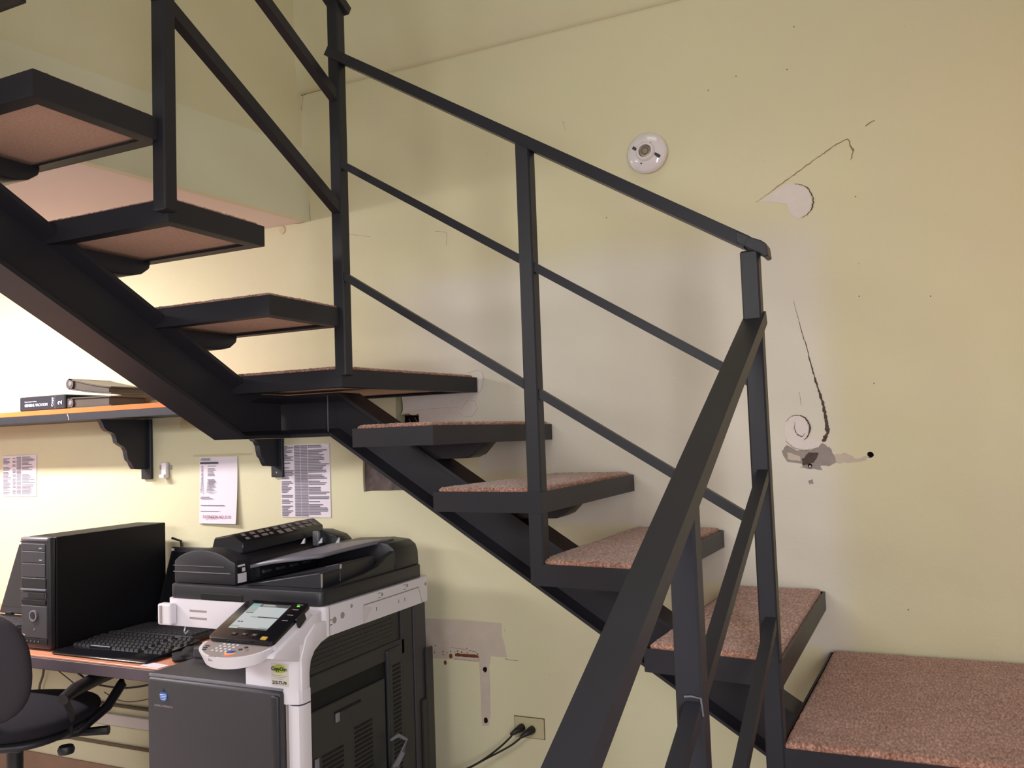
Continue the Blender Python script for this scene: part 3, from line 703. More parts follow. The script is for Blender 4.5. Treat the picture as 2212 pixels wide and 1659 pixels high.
# binders on the shelf
zsh = .1787
b = thing('ring_binder', 'black ring binder lying on the shelf with the number 2 on its spine', 'binder', (-3.42, 2.5, zsh))
bx0, bx1 = -3.50, -3.215
obj('cover', MB().box(bx0, bx1, 2.46, 2.68, zsh+.001, zsh+.062, .004, 1), 'binder_black', b)
obj('pages', MB().box(bx0+.006, bx1-.012, 2.60, 2.684, zsh+.008, zsh+.054), 'paper', b)
text('lettering', 'GENERAL VACATION', .015, (bx0+.035, 2.4590, zsh+.020), RY, 'white_ink', b, bold=.0006)
text('lettering', 'Documentation Library', .008, (bx0+.035, 2.4590, zsh+.038), RY, 'white_ink', b)
text('lettering', '2', .034, (bx1-.018, 2.4590, zsh+.020), RY @ Matrix.Rotation(math.pi/2, 4, 'Z'), 'white_ink', b, bold=.0008)
text('lettering', 'Copy', .018, (bx1-.070, 2.4590, zsh+.014), RY @ Matrix.Rotation(math.pi/2, 4, 'Z'), 'white_ink', b, bold=.0004)
obj('spine_line', MB().box(bx1-.060, bx1-.058, 2.4588, 2.4602, zsh+.004, zsh+.058), 'mid_grey', b)
for i, (lab, zz, rot, dx) in enumerate([('brown vinyl binder lying flat under the tilted one beside the black binder', 0, 0, 0), ('worn brown vinyl binder tilted on top of the other brown binder', .050, .14, .0)]):
    g = thing('ring_binder', lab, 'binder', (-3.0, 2.5, zsh+zz))
    xa, xb = -3.205, -2.955; za = zsh+.001+zz
    mb = MB(); L_ = 12
    def zc(u): return za+(.030*(1-u)**1.5 if i else 0)
    top, bot = [], []
    for k in range(L_+1):
        u = k/L_; x = xa+(xb-xa)*u; th = .046-.016*u if i else .046-.004*u
        bot.append((x, zc(u))); top.append((x, zc(u)+th))
    for (o0, o1, nm) in ((0, .005, 'cover'), (1, 0, 'cover')):
        edge = bot if o0 == 0 else top
        pts = [(x, z) for x, z in edge]+[(x, z+(.005 if o0 == 0 else -.005)) for x, z in reversed(edge)]
        obj('cover', MB().prism([(x, 2.47, z) for x, z in pts], (0, .2, 0)), 'binder_brown', g)
    obj('pages', MB().prism([(x, 2.478, z+.006) for x, z in bot[1:-1]]+[(x, 2.478, z-.006) for x, z in reversed(top[1:-1])], (0, .18, 0)), 'binder_brown', g)
    obj('spine', MB().tube([(xa+.006, 2.47, (bot[0][1]+top[0][1])/2), (xa+.006, 2.67, (bot[0][1]+top[0][1])/2)], .0225, 12), 'binder_brown', g, smooth=True)
    obj('finger_ring', MB().lathe([(.011, 0), (.008, -.002)], (xa+.010, 2.4695, (bot[0][1]+top[0][1])/2), 'Y', 16), 'mid_grey', g)

# conduits low on the wall under the desk
def Wb(px, py): return W(px, py)
z_a = -1.128; z_b = -1.18
cn = thing('wall_trunking', 'white plastic trunking running along the wall under the desk', 'trunking', (-3.5, D, z_b))
obj('channel', MB().box(-5.2, -2.2, D-.022, D-.001, -1.178, -1.130, .003), 'pvc', cn)
for zz, nm, lb in ((-1.095, 'wall_pipe', 'thin brown pipe on the wall just above the white trunking'), (-1.262, 'wall_pipe', 'thin brown pipe on the wall just below the white trunking')):
    pz = obj(nm, MB().tube([(-5.2, D-.009, zz), (-2.2, D-.009, zz)], .0075, 10), 'dirt', org=(-3.5, D, zz), smooth=True); tag(pz, lb, 'pipe')
# ------------------------------------------------------------------ desk
DZ = -.703; DY = 2.055
dk = thing('desk', 'long desk with pale orange top and grey-brown front edge against the wall', 'desk', (-3.4, 2.35, -H))
obj('desk_top', MB().box(-5.1, -2.16, DY, D-.003, DZ-.006, DZ, .001), 'desk_wood', dk)
obj('front_edge', MB().box(-5.1, -2.16, DY-.004, DY+.03, DZ-.045, DZ-.0065, .002), 'desk_edge', dk)
obj('core_board', MB().box(-5.09, -2.17, DY+.0305, D-.004, DZ-.04, DZ-.0065), 'desk_edge', dk)
for x in (-5.05, -2.22): obj('leg', MB().box(x-.025, x+.025, 2.30, 2.66, -H+.0005, DZ-.0405, .002), 'desk_edge', dk)

# computer tower
pc = thing('computer_tower', 'black computer tower with grey front standing on the desk left of the copier', 'computer', (-2.91, 2.35, DZ))
PX0, PX1, PY0, PY1, PZ0, PZ1 = -2.985, -2.829, 2.10, 2.625, DZ+.006, -.303
obj('case', MB().box(PX0, PX1, PY0+.028, PY1, PZ0, PZ1, .003, 1), 'case_black', pc)
obj('front_bezel', MB().box(PX0, PX1, PY0, PY0+.0275, PZ0, PZ1, .009, 3), 'dark_plastic', pc, smooth=True)
fx0, fx1 = PX0+.012, PX1-.020
def fz(f): return PZ1-(PZ1-PZ0)*f
obj('top_cap', MB().box(PX0+.002, PX1-.004, PY0-.004, PY0+.022, fz(.035), fz(-.004), .008, 3), 'silver', pc, smooth=True)
for a, b in ((.055, .12), (.125, .225), (.235, .355)):
    dv = obj('drive_bay', MB().box(fx0, fx1, PY0-.003, PY0+.002, fz(b), fz(a), .001), 'grey_plastic', pc)
    if a < .2: obj('drive_badge', MB().box(fx1-.030, fx1-.014, PY0-.0042, PY0-.0029, fz(b)+.008, fz(b)+.012), 'chrome', dv)
dv = obj('drive_bay', MB().box(fx0, fx1+.004, PY0-.004, PY0+.002, fz(.455), fz(.365), .001), 'black_plastic', pc)
obj('bright_strip', MB().box(fx0-.002, fx1+.008, PY0-.008, PY0+.001, fz(.475), fz(.458), .002, 2), 'silver', pc)
obj('card_slot', MB().box(fx0, fx1+.006, PY0-.004, PY0+.002, fz(.545), fz(.490), .001), 'grey_plastic', pc)
obj('slot_recess', MB().box(fx0+.036, fx1, PY0-.0052, PY0-.003, fz(.542), fz(.500)), 'black_plastic', pc)
obj('slot_recess', MB().box(fx0, fx1+.004, PY0-.0045, PY0+.002, fz(.600), fz(.560), .001), 'pit', pc)
obj('lower_panel', MB().box(fx0-.003, fx1+.010, PY0-.003, PY0+.002, fz(.90), fz(.612), .002), 'grey_plastic', pc)
pcx = (fx0+fx1)/2+.004
obj('power_ring', MB().lathe([(.020, 0), (.020, -.006), (.014, -.006), (.013, -.002)], (pcx, PY0-.003, fz(.70)), 'Y', 28, False), 'silver', pc, smooth=True)
obj('power_button', MB().lathe([(.013, 0), (.012, -.005), (.001, -.006)], (pcx, PY0-.003, fz(.70)), 'Y', 24), 'black_plastic', pc, smooth=True)
obj('reset_button', MB().lathe([(.004, 0), (.003, -.002)], (pcx+.002, PY0-.003, fz(.825)), 'Y', 12), 'silver', pc)
obj('port_recess', MB().box(fx0, fx1+.010, PY0-.003, PY0+.002, fz(.955), fz(.905), .001), 'pit', pc)
for k in range(4): obj('audio_port', MB().cyl((fx0+.030+k*.020, PY0-.005, fz(.93)), (fx0+.030+k*.020, PY0-.002, fz(.93)), .003, seg=10), 'silver', pc)
for x in (PX0+.02, PX1-.02):
    for y in (PY0+.05, PY1-.05): obj('foot', MB().cyl((x, y, DZ+.0003), (x, y, DZ+.0062), .010, seg=10), 'cord', pc)
text('maker_mark', 'One', .010, (fx0, PY0-.0035, fz(.885)), RY, 'white_ink', pc)
cb = obj('monitor_cable', MB().tube([(-2.84, 2.660, DZ+.02), (-2.81, 2.685, -.60), (-2.80, 2.688, -.46), (-2.81, 2.686, -.385), (-2.835, 2.66, -.37)], .005, 8), 'cord', org=(-2.8, 2.65, -.5), smooth=True)
tag(cb, 'black cable looping behind the back of the computer tower', 'cable')

# laptops
def laptop(x0, x1, label, yb=2.40, ztop=-.405):
    t = thing('laptop', label, 'laptop', ((x0+x1)/2, yb, DZ))
    base = obj('base', MB().box(x0, x1, yb-.20, yb+.03, DZ+.0005, DZ+.020, .004, 2), 'black_plastic', t)
    kd = obj('keyboard_deck', MB().box(x0+.02, x1-.02, yb-.16, yb-.02, DZ+.0202, DZ+.0215), 'dark_plastic', base)
    mb = MB(); nk = 14; kw = (x1-x0-.05)/nk
    for r in range(6):
        for k in range(nk):
            mb.box(x0+.026+k*kw, x0+.026+k*kw+kw*.84, yb-.155+r*.0215, yb-.155+r*.0215+.017, DZ+.0216, DZ+.026, 0)
    tag(obj('keys', mb, 'grey_plastic', base), kind='stuff')
    obj('palm_rest', MB().box(x0+.01, x1-.01, yb-.198, yb-.165, DZ+.0202, DZ+.022), 'silver', base)
    ang = math.radians(-18); rot = Matrix.Rotation(ang, 4, 'X'); hgt = (ztop-DZ-.02)/math.cos(ang)
    piv = (x0, yb+.03, DZ+.02)
    lid = obj('lid', MB().box(x0, x1, yb+.022, yb+.036, DZ+.022, DZ+.02+hgt, .004, 2, rot, piv), 'black_plastic', t)
    obj('screen', MB().box(x0+.015, x1-.015, yb+.0195, yb+.0225, DZ+.05, DZ+.02+hgt-.022, 0, 1, rot, piv), 'black_gloss', lid)
    obj('sticker', MB().box(x0+.006, x0+.018, yb+.018, yb+.0222, DZ+hgt+.002, DZ+hgt+.012, 0, 1, rot, piv), 'white_plastic', lid)
    for s_ in (.16, .80):
        xx = x0+(x1-x0)*s_; obj('hinge', MB().cyl((xx-.02, yb+.03, DZ+.025), (xx+.02, yb+.03, DZ+.025), .009, seg=12), 'black_plastic', t)
    return t
laptop(-2.815, -2.41, 'open black laptop behind the keyboard between the tower and the copier', 2.53)
laptop(-3.64, -3.25, 'open black laptop at the far left beside the computer tower', 2.44, -.385)
# paper stack, left of the tower, and small things
pt = tag(obj('box_spine', MB().box(-3.075, -3.010, 2.34, 2.60, DZ+.0005, -.43, .004), 'black_plastic', org=(-3.04, 2.4, DZ)), 'narrow black box standing between the left laptop and the tower', 'box')
pt = tag(obj('white_box', MB().box(-3.045, -2.999, 2.22, 2.30, DZ+.0005, DZ+.060, .003), 'white_plastic', org=(-3.02, 2.25, DZ)), 'small white box on the desk touching the left of the tower', 'box')
pt = tag(obj('paper_sheet', MB().box(-3.30, -3.06, 2.12, 2.20, DZ+.0004, DZ+.004, rot=Matrix.Rotation(.2, 4, 'Z')), 'paper', org=(-3.2, 2.16, DZ)), 'white sheet of paper on the desk in front of the left laptop', 'paper')
pt = tag(obj('paper_sheet', MB().box(-2.345, -2.25, 2.060, 2.10, DZ+.0004, DZ+.002, rot=Matrix.Rotation(-.12, 4, 'Z')), 'paper', org=(-2.3, 2.08, DZ)), 'white paper corner on the desk edge beside the copier', 'paper')
# keyboard
kb = thing('computer_keyboard', 'black computer keyboard with wrist rest lying in front of the tower', 'keyboard', (-2.54, 2.2, DZ))
kx0, kx1, ky0, ky1 = -2.79, -2.335, 2.075, 2.325
def kz(y): return DZ+.010+(y-ky0)*.07
obj('tray', MB().prism([(kx0, ky0+.006, DZ+.0005), (kx0, ky0, DZ+.006), (kx0, ky0+.012, DZ+.012), (kx0, ky1-.01, kz(ky1)), (kx0, ky1, kz(ky1)-.008), (kx0, ky1, DZ+.0005)], (kx1-kx0, 0, 0)).bevel(.003, 2), 'black_gloss', kb, smooth=True)
rn_ = random.Random(3)
kcol = [(0, 15, 1), (0, 15, 1), (0, 15, 1), (0, 15, 1), (0, 15, 1), (0, 11, 1)]
keyme = None
for r in range(6):
    yk = ky0+.075+r*.027+(.008 if r == 5 else 0)
    for k in range(20):
        if k in (15,) : continue
        xk = kx0+.016+k*.0215+(.004 if k > 15 else 0)+(r % 3)*.002
        if r == 0 and 4 <= k <= 8:
            if k != 4: continue
            wk = .100
        else: wk = .0185
        if xk+wk > kx1-.006: continue
        if wk == .0185:
            if keyme is None:
                m_ = MB(); zz = 0
                b4 = [(-.00925, -.0095, 0), (.00925, -.0095, 0), (.00925, .0095, 0), (-.00925, .0095, 0)]; t4 = [(-.0068, -.0060, .0085), (.0068, -.0060, .0085), (.0068, .0080, .0095), (-.0068, .0080, .0095)]
                vb = [m_.bm.verts.new(p) for p in b4]; vt = [m_.bm.verts.new(p) for p in t4]
                m_.bm.faces.new(vt); [m_.bm.faces.new((vb[i], vb[(i+1) % 4], vt[(i+1) % 4], vt[i])) for i in range(4)]
                keyme = bpy.data.meshes.new('key'); m_.bm.to_mesh(keyme); keyme.materials.append(M['dark_plastic'])
            o = bpy.data.objects.new('key', keyme); COL.objects.link(o); o.parent = kb
            o.location = Vector((xk+.0093, yk+.009, kz(yk)+.0008))-ORG[kb]; ORG[o] = ORG[kb]
        else: obj('space_bar', MB().box(xk, xk+wk, yk, yk+.018, kz(yk)+.0008, kz(yk)+.009, .002), 'dark_plastic', kb)
# crumpled black cloth beside keyboard
bm = bmesh.new(); bmesh.ops.create_icosphere(bm, subdivisions=4, radius=1)
for v in bm.verts:
    n = noise.noise(v.co*2.3)*.35+noise.noise(v.co*6)*.12
    v.co = Vector((v.co.x*.080*(1+n), v.co.y*.085*(1+n), max(-.3, v.co.z)*.022*(1+n*1.6)))+Vector((-2.245, 2.22, DZ+.008))
tag(obj('black_pouch', bm, 'cloth', org=(-2.24, 2.2, DZ), smooth=True, ang=180), 'crumpled black cloth pouch on the desk between keyboard and copier', 'pouch')

# cables under the desk
def wallcable(label, pix, r, m, y=D-.03):
    pts = [Vector(atY(px, py, y)) for px, py in pix]; pp = []
    for k in range(len(pts)-1):
        for t in (0, .25, .5, .75):
            p_ = pts[max(k-1, 0)]; n_ = pts[min(k+2, len(pts)-1)]; q0, q1 = pts[k], pts[k+1]
            pp.append(.5*((2*q0)+(-p_+q1)*t+(2*p_-5*q0+4*q1-n_)*t*t+(-p_+3*q0-3*q1+n_)*t**3))
    pp.append(pts[-1])
    tag(obj('hanging_cable', MB().tube(pp, r, 8), m, org=tuple(pts[0]), smooth=True), label, 'cable')
wallcable('thick black cable sagging under the desk towards the copier', [(150, 1440), (170, 1455), (200, 1475), (240, 1484), (275, 1486), (318, 1480), (345, 1470)], .0042, 'cord')
wallcable('thin grey cable sagging lowest under the desk', [(225, 1495), (255, 1512), (285, 1516), (320, 1510), (345, 1500)], .0022, 'greycord')
wallcable('thin dark cable slanting down under the desk behind the chair arm', [(115, 1438), (125, 1448), (140, 1460), (165, 1480)], .0022, 'cord')
wallcable('short thick brown cable hanging straight down under the desk', [(96, 1436), (94, 1450), (92, 1462), (86, 1480), (84, 1500)], .0052, 'greycord')

# ------------------------------------------------------------------ office chair
ch = thing('office_chair', 'black swivel office chair with armrests pushed under the desk', 'chair', (-2.83, 1.97, -H))
ch.rotation_euler.z = math.radians(20)
cx_, cy_ = -2.83, 1.97
SZ = -.885
def pillow(nm, m, cx, cy, cz, ax, ay, az, rot=None, p=2.6, sub=4):
    bm = bmesh.new(); bmesh.ops.create_icosphere(bm, subdivisions=sub, radius=1)
    for v in bm.verts:
        x, y, z = v.co; k = (abs(x)**p+abs(y)**p+abs(z)**p)**(-1/p); v.co = Vector((x*k*ax, y*k*ay, z*k*az))
    if rot: bmesh.ops.transform(bm, matrix=rot, verts=bm.verts)
    bmesh.ops.translate(bm, vec=Vector((cx, cy, cz)), verts=bm.verts)
    return obj(nm, bm, m, ch, smooth=True, ang=180)
pillow('seat', 'fabric', cx_, cy_+.01, SZ, .245, .235, .045)
pillow('seat_shell', 'dark_plastic', cx_, cy_, SZ-.045, .215, .205, .028)
pillow('backrest', 'mesh_fabric', cx_, cy_-.245, -.665, .225, .040, .185, Matrix.Rotation(.10, 4, 'X'))
obj('back_post', MB().tube([(cx_, cy_-.19, -.76), (cx_, cy_-.215, -.88), (cx_, cy_-.15, -.96), (cx_, cy_-.03, -.955)], .020, 10), 'dark_plastic', ch, smooth=True)
for s_ in (1, -1):
    xs = cx_+s_*.262; hx = xs-s_*.07; y0 = cy_
    ar = obj('armrest', MB().tube([(xs, y0-.14, -.790), (xs, y0-.08, -.778), (xs, y0+.06, -.776), (xs, y0+.18, -.780), (xs, y0+.225, -.80), (xs-.004*s_, y0+.215, -.84), (xs-s_*.02, y0+.15, -.90), (hx, y0+.05, -.955), (cx_+s_*.10, y0, -.955)], [.018, .022, .024, .024, .022, .018, .017, .016, .014], 10), 'black_plastic', ch, smooth=True)
    obj('arm_strut', MB().tube([(xs, y0-.13, -.79), (xs-s_*.01, y0-.08, -.85), (hx, y0-.0, -.95), (cx_+s_*.12, y0+.0, -.96)], .011, 8), 'dark_plastic', ch, smooth=True)
    obj('arm_knob', MB().lathe([(.024, -.012), (.027, 0), (.022, .012)], (xs-s_*.06, y0-.03, -.985), 'Z', 16), 'dark_plastic', ch, smooth=True)
obj('mechanism', MB().box(cx_-.09, cx_+.09, cy_-.10, cy_+.12, -.975, -.925, .01, 2), 'dark_plastic', ch)
obj('tilt_lever', MB().tube([(cx_+.08, cy_+.05, -.96), (cx_+.20, cy_+.08, -.965), (cx_+.28, cy_+.09, -.962)], [.010, .014, .016], 8), 'black_plastic', ch, smooth=True)
obj('gas_column', MB().cyl((cx_, cy_, -1.37), (cx_, cy_, -.97), .026, .026, 20), 'dark_plastic', ch, smooth=True)
for k in range(5):
    a = math.radians(20+72*k); e = Vector((cx_+.29*math.cos(a), cy_+.29*math.sin(a), -1.42))
    lg = obj('base_leg', MB().bar((cx_, cy_, -1.375), e, .045, .028, (-math.sin(a), math.cos(a), 0)).bevel(.005, 1), 'black_plastic', ch)
    obj('caster', MB().cyl(e+Vector((-math.sin(a)*.022, math.cos(a)*.022, -.050)), e+Vector((math.sin(a)*.022, -math.cos(a)*.022, -.050)), .029, .029, 18), 'black_plastic', lg)

# ------------------------------------------------------------------ the copier
cp = thing('photocopier', 'large white and dark grey office photocopier with touch screen under the stairs', 'photocopier', (-1.83, 2.25, -H))
BX0, BX1, BY0, BY1 = -2.115, -1.560, 1.900, 2.555
# body and right side panels
obj('body', MB().box(BX0, BX1-.006, BY0, BY1, -H+.03, -.700, .004), 'dark_plastic', cp)
for x in (BX0+.06, BX1-.06):
    for y in (BY0+.06, BY1-.06): obj('caster', MB().cyl((x-.012, y, -H+.0255), (x+.012, y, -H+.0255), .025, seg=16), 'cord', cp)
obj('body_rear', MB().box(BX0, BX1-.006, 2.32, BY1, -.699, -.546, .003), 'black_plastic', cp)
obj('output_tray', MB().box(BX0+.004, -1.74, 1.885, 2.318, -.699, -.660, .004), 'grey_plastic', cp)
obj('tray_step', MB().box(BX0+.004, -1.74, 2.06, 2.318, -.6595, -.625, .006, 2), 'grey_plastic', cp)
fd = obj('front_door', MB().box(-2.090, -1.598, 1.862, 1.899, -H+.36, -.664, .010, 3), 'grey_plastic', cp, smooth=True)
obj('door_shadow_groove', MB().box(-2.092, -1.600, 1.872, 1.884, -.6635, -.659), 'mid_grey', fd)
obj('door_grip', MB().box(-1.628, -1.600, 1.857, 1.890, -H+.38, -.672, .008, 3), 'dark_plastic', fd, smooth=True)
for k in range(2):
    dr = obj('paper_drawer', MB().box(-2.090, -1.598, 1.866, 1.899, -H+.04+k*.16, -H+.195+k*.16, .006, 2), 'grey_plastic', cp)
    obj('drawer_grip', MB().box(-1.95, -1.74, 1.862, 1.868, -H+.15+k*.16, -H+.178+k*.16, .003), 'pit', dr)
# emblem and maker lettering on the door
gx, gz = atY(353, 1504, 1.861)[0], atY(353, 1504, 1.861)[2]
em = obj('emblem', MB().lathe([(.0145, 0), (.0145, -.0012), (.001, -.0016)], (gx, 1.8618, gz), 'Y', 24), 'blue', fd, smooth=True)
obj('emblem_tip', MB().prism([(gx-.008, 1.8615, gz+.011), (gx+.008, 1.8615, gz+.011), (gx, 1.8615, gz+.021)], (0, -.0012, 0)), 'navy', fd)
for k in range(4): obj('emblem_line', MB().box(gx-.013+k*.0012, gx+.013-k*.0012, 1.8592, 1.8604, gz+.004-k*.0045, gz+.0052-k*.0045), 'white_ink', fd)
text('maker_lettering', 'KONICA MINOLTA', .0085, (gx, 1.8612, gz-.031), RY, 'slot', fd, align='CENTER')
# white right-hand column
colp = [(-1.60, 1.893), (-1.575, 1.886), (-1.557, 1.890), (-1.550, 1.902), (-1.550, 1.932), (-1.60, 1.932)]
obj('front_column', MB().prism([(a, b, -H+.04) for a, b in colp], (0, 0, .795)), 'white_plastic', cp, smooth=True)
obj('column_notch', MB().box(-1.596, -1.592, 1.884, 1.90, -H+.6, -.70), 'slot', cp)
neck = [(-1.735, 1.885), (-1.60, 1.880), (-1.576, 1.882), (-1.562, 1.888), (-1.554, 1.898), (-1.554, 1.928), (-1.735, 1.928)]
obj('neck', MB().prism([(a, b, -.700) for a, b in neck], (0, 0, .155)), 'white_plastic', cp, smooth=True, ang=50)
obj('neck_seam', MB().prism([(a+.0004, b-.0006, -.704) for a, b in colp[:]], (0, 0, .0038)), 'ink2', cp)
# shoulder: white curve from the neck back to the scanner band
obj('shoulder', MB().prism([(-1.60, y, z) for y, z in [(1.897, -.6995), (1.932, -.6995), (1.932, -.625), (1.938, -.595), (1.955, -.572), (1.985, -.556), (2.03, -.546), (2.03, -.500), (1.96, -.500), (1.92, -.53), (1.897, -.58)]], (.050, 0, 0)).bevel(.004, 2), 'white_plastic', cp, smooth=True)
obj('shoulder', MB().box(-1.735, -1.60, 1.93, 2.04, -.60, -.546, .004), 'white_plastic', cp)
# sticker on the neck
sx = atY(603, 1452, 1.879)[0]; sz = atY(603, 1450, 1.879)[2]
stk = obj('service_sticker', MB().box(sx-.028, sx+.030, 1.8800, 1.8815, sz-.040, sz+.020), 'sticker', cp)
ov = obj('green_oval', MB().lathe([(1, 0), (1, -.0006)], (0, 0, 0), 'Y', 32), 'sticker_green', cp)
for v in ov.data.vertices:
    q = v.co+ORG[cp]; v.co = Vector((sx+q.x*.0225, 1.8797+q.y, sz+.006+q.z*.0115))-ORG[cp]
text('sticker_name', 'CopyOne', .0135, (sx, 1.8785, sz+.0015), RY, 'navy', cp, align='CENTER', bold=.0004)
text('sticker_number', '213-77-79', .0118, (sx, 1.8793, sz-.035), RY, 'ink2', cp, align='CENTER', bold=.0004)
mb = MB()
for k in range(3): mb.box(sx-.026+k*.006, sx+.026-k*.008, 1.8795, 1.8799, sz-.0125-k*.0045, sz-.0115-k*.0045)
tag(obj('small_print', mb, 'slot', cp), kind='stuff')
# right side: dark covers
SX = BX1-.0055
def side(nm, y0, y1, z0, z1, th=.006, m='dark_plastic', bv=.003, sg=1): return obj(nm, MB().box(SX, SX+th, y0, y1, z0, z1, bv, sg), m, cp)
side('side_upper', 1.936, 2.40, -.640, -.5465, .002, 'black_plastic', 0)
for k in range(5): side('upper_rib', 1.94, 2.36, -.572-k*.013, -.566-k*.013, .004, 'dark_plastic', .001)
side('side_ledge', 1.936, 2.42, -.690, -.640, .008, 'dark_plastic')
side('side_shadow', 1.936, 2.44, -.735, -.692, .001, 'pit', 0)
sc_ = side('side_cover', 1.938, 2.30, -1.36, -.737, .010, 'dark_plastic', .004, 2)
side('side_strip', 2.31, 2.395, -1.20, -.655, .016, 'dark_plastic', .008, 3)
side('side_rear', 2.402, 2.47, -1.40, -.548, .008, 'dark_plastic', .003)
side('side_rear', 2.475, 2.55, -1.40, -.548, .012, 'grey_plastic', .005, 2)
obj('side_fin', MB().box(SX+.001, SX+.020, 2.50, 2.565, -1.30, -.86, .004), 'black_plastic', cp)
obj('side_fin', MB().box(SX+.013, SX+.022, 2.53, 2.575, -1.22, -.70, .003), 'dark_plastic', cp)
def louvers(y0, y1, z0, z1, n, x):
    mb = MB()
    for k in range(n):
        z = z0+(z1-z0)*k/n; mb.box(x, x+.002, y0, y1, z, z+(z1-z0)/n*.5)
    tag(obj('louvers', mb, 'pit', cp), kind='stuff')
louvers(1.985, 2.080, -1.18, -.86, 24, SX+.0095); louvers(2.135, 2.225, -1.15, -.83, 24, SX+.0095); louvers(2.335, 2.378, -1.05, -.70, 26, SX+.0155)
side('side_slot', 2.04, 2.17, -.772, -.764, .0115, 'pit', 0)
obj('release_tab', MB().box(SX+.010, SX+.014, 2.045, 2.062, -.795, -.770, .001), 'mid_grey', cp)
side('latch_recess', 1.948, 1.966, -.98, -.865, .0112, 'pit', 0)
obj('latch', MB().box(SX+.010, SX+.015, 1.948, 1.965, -.925, -.865, .001), 'mid_grey', cp)
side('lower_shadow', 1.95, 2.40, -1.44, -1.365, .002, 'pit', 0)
side('side_upper_block', 2.401, 2.52, -.70, -.547, .004, 'dark_plastic', 0)
# scanner band
SBX0, SBX1, SBY0, SBY1 = -2.150, -1.548, 1.995, 2.572
def rr(x0, x1, y0, y1, r, n=6):
    P = []
    for (cx, cy, a0) in ((x1-r, y1-r, 0), (x0+r, y1-r, 90), (x0+r, y0+r, 180), (x1-r, y0+r, 270)):
        for k in range(n+1): a = math.radians(a0+90*k/n); P.append((cx+r*math.cos(a), cy+r*math.sin(a)))
    return P
P_ = rr(SBX0, SBX1, SBY0, SBY1, .022)
band = obj('scanner_band', MB().prism([(a, b, -.5455) for a, b in P_], (0, 0, .0825)), 'white_plastic', cp, smooth=True)
for k in (0, 1):
    obj('vent_slot', MB().box(-2.055, -1.985, SBY0-.0006, SBY0+.003, -.500-k*.022, -.493-k*.022, .0008), 'slot', band)
obj('pen_holder', MB().box(-2.160, -2.105, SBY0-.028, SBY0-.0005, -.540, -.475, .006, 2), 'white_plastic', band)
obj('pen_holder_slot', MB().box(-2.151, -2.138, SBY0-.0295, SBY0-.020, -.535, -.480, .002), 'slot', band)
obj('cable_hook', MB().tube([(-2.085, 2.01, -.546), (-2.088, 2.005, -.562), (-2.080, 2.003, -.570), (-2.070, 2.005, -.560)], .003, 8), 'chrome', band, smooth=True)
X_ = SBX1
obj('column_seam', MB().box(X_-.0004, X_+.0006, 2.018, 2.020, -.545, -.464), 'slot', band)
obj('side_recess', MB().prism([(X_-.001, 2.185, -.490), (X_-.001, 2.50, -.490), (X_-.001, 2.52, -.5453), (X_-.001, 2.185, -.5453)], (.0022, 0, 0)), 'slot', band)
obj('side_recess_face', MB().prism([(X_+.0004, 2.187, -.493), (X_+.0004, 2.497, -.493), (X_+.0004, 2.515, -.5453), (X_+.0004, 2.187, -.5453)], (.002, 0, 0)), 'white_plastic', band)
obj('recess_slope', MB().prism([(X_+.002, 2.187, -.493), (X_+.002, 2.225, -.505), (X_+.002, 2.187, -.543)], (.0012, 0, 0)), 'white_gloss', band)
for y_, z_ in ((2.042, -.506), (2.080, -.500)): obj('screw_cap', MB().lathe([(.0095, 0), (.009, .0012)], (X_, y_, z_), 'X', 20), 'slot', band)
for y_, z_ in ((2.125, -.482), (2.285, -.477), (2.430, -.474), (2.545, -.488)): obj('screw_hole', MB().lathe([(.006, 0), (.005, .001)], (X_, y_, z_), 'X', 14), 'slot', band)
for y_ in (2.27, 2.415):
    obj('guide_mark', MB().box(X_, X_+.0012, y_-.006, y_+.006, -.4845, -.4835), 'ink2', band); obj('guide_mark', MB().box(X_, X_+.0012, y_-.006, y_+.006, -.4705, -.4695), 'ink2', band)
for y_ in (2.25, 2.375, 2.41): obj('slit', MB().box(X_+.0015, X_+.003, y_-.001, y_+.001, -.520, -.509), 'ink2', band)
for z_ in (-.516, -.502): obj('guide_mark', MB().box(X_, X_+.0012, 2.0195, 2.030, z_-.0008, z_+.0008), 'pit', band)
# document feeder lid
P_ = rr(-2.146, -1.560, 2.000, 2.550, .024)
lid = obj('lid', MB().prism([(a, b, -.4625) for a, b in P_], (0, 0, .042)).bevel(.004, 2, 60), 'dark_plastic', cp, smooth=True)
obj('lid_grip', MB().box(-2.015, -1.845, 1.9975, 2.010, -.4625, -.440, .004), 'pit', lid)
# feeder hump (arched)
N_ = 14; pr = []
for k in range(N_+1):
    u = k/N_; x = -2.146+.250*u; z = -.352+.036*math.sin(math.pi*min(1, u*1.05))**.7*(1 if u < .5 else 1)
    if u > .5: z = min(z, -.316-.020*((u-.5)/.5)**2)
    pr.append((x, z))
obj('feeder', MB().prism([(-2.146, 2.022, -.420)]+[(x, 2.022, z) for x, z in pr]+[(-1.896, 2.022, -.420)], (0, .49, 0)).bevel(.006, 2, 40), 'dark_plastic', lid, smooth=True)
obj('feeder_line', MB().box(-2.1475, -1.915, 2.0205, 2.03, -.386, -.3835), 'mid_grey', lid)
obj('feeder_line', MB().box(-2.1475, -1.94, 2.0205, 2.03, -.3665, -.365), 'mid_grey', lid)
obj('feeder_end', MB().box(-1.8965, -1.8945, 2.03, 2.09, -.418, -.345), 'black_plastic', lid)
for z0_, z1_, y0_, y1_ in ((-.366, -.360, 2.032, 2.062), (-.382, -.370, 2.050, 2.063), (-.414, -.386, 2.031, 2.068)):
    obj('white_sticker', MB().box(-1.8946, -1.8936, y0_, y1_, z0_, z1_), 'white_plastic', lid)
rotg = Matrix.Rotation(.04, 4, 'X')
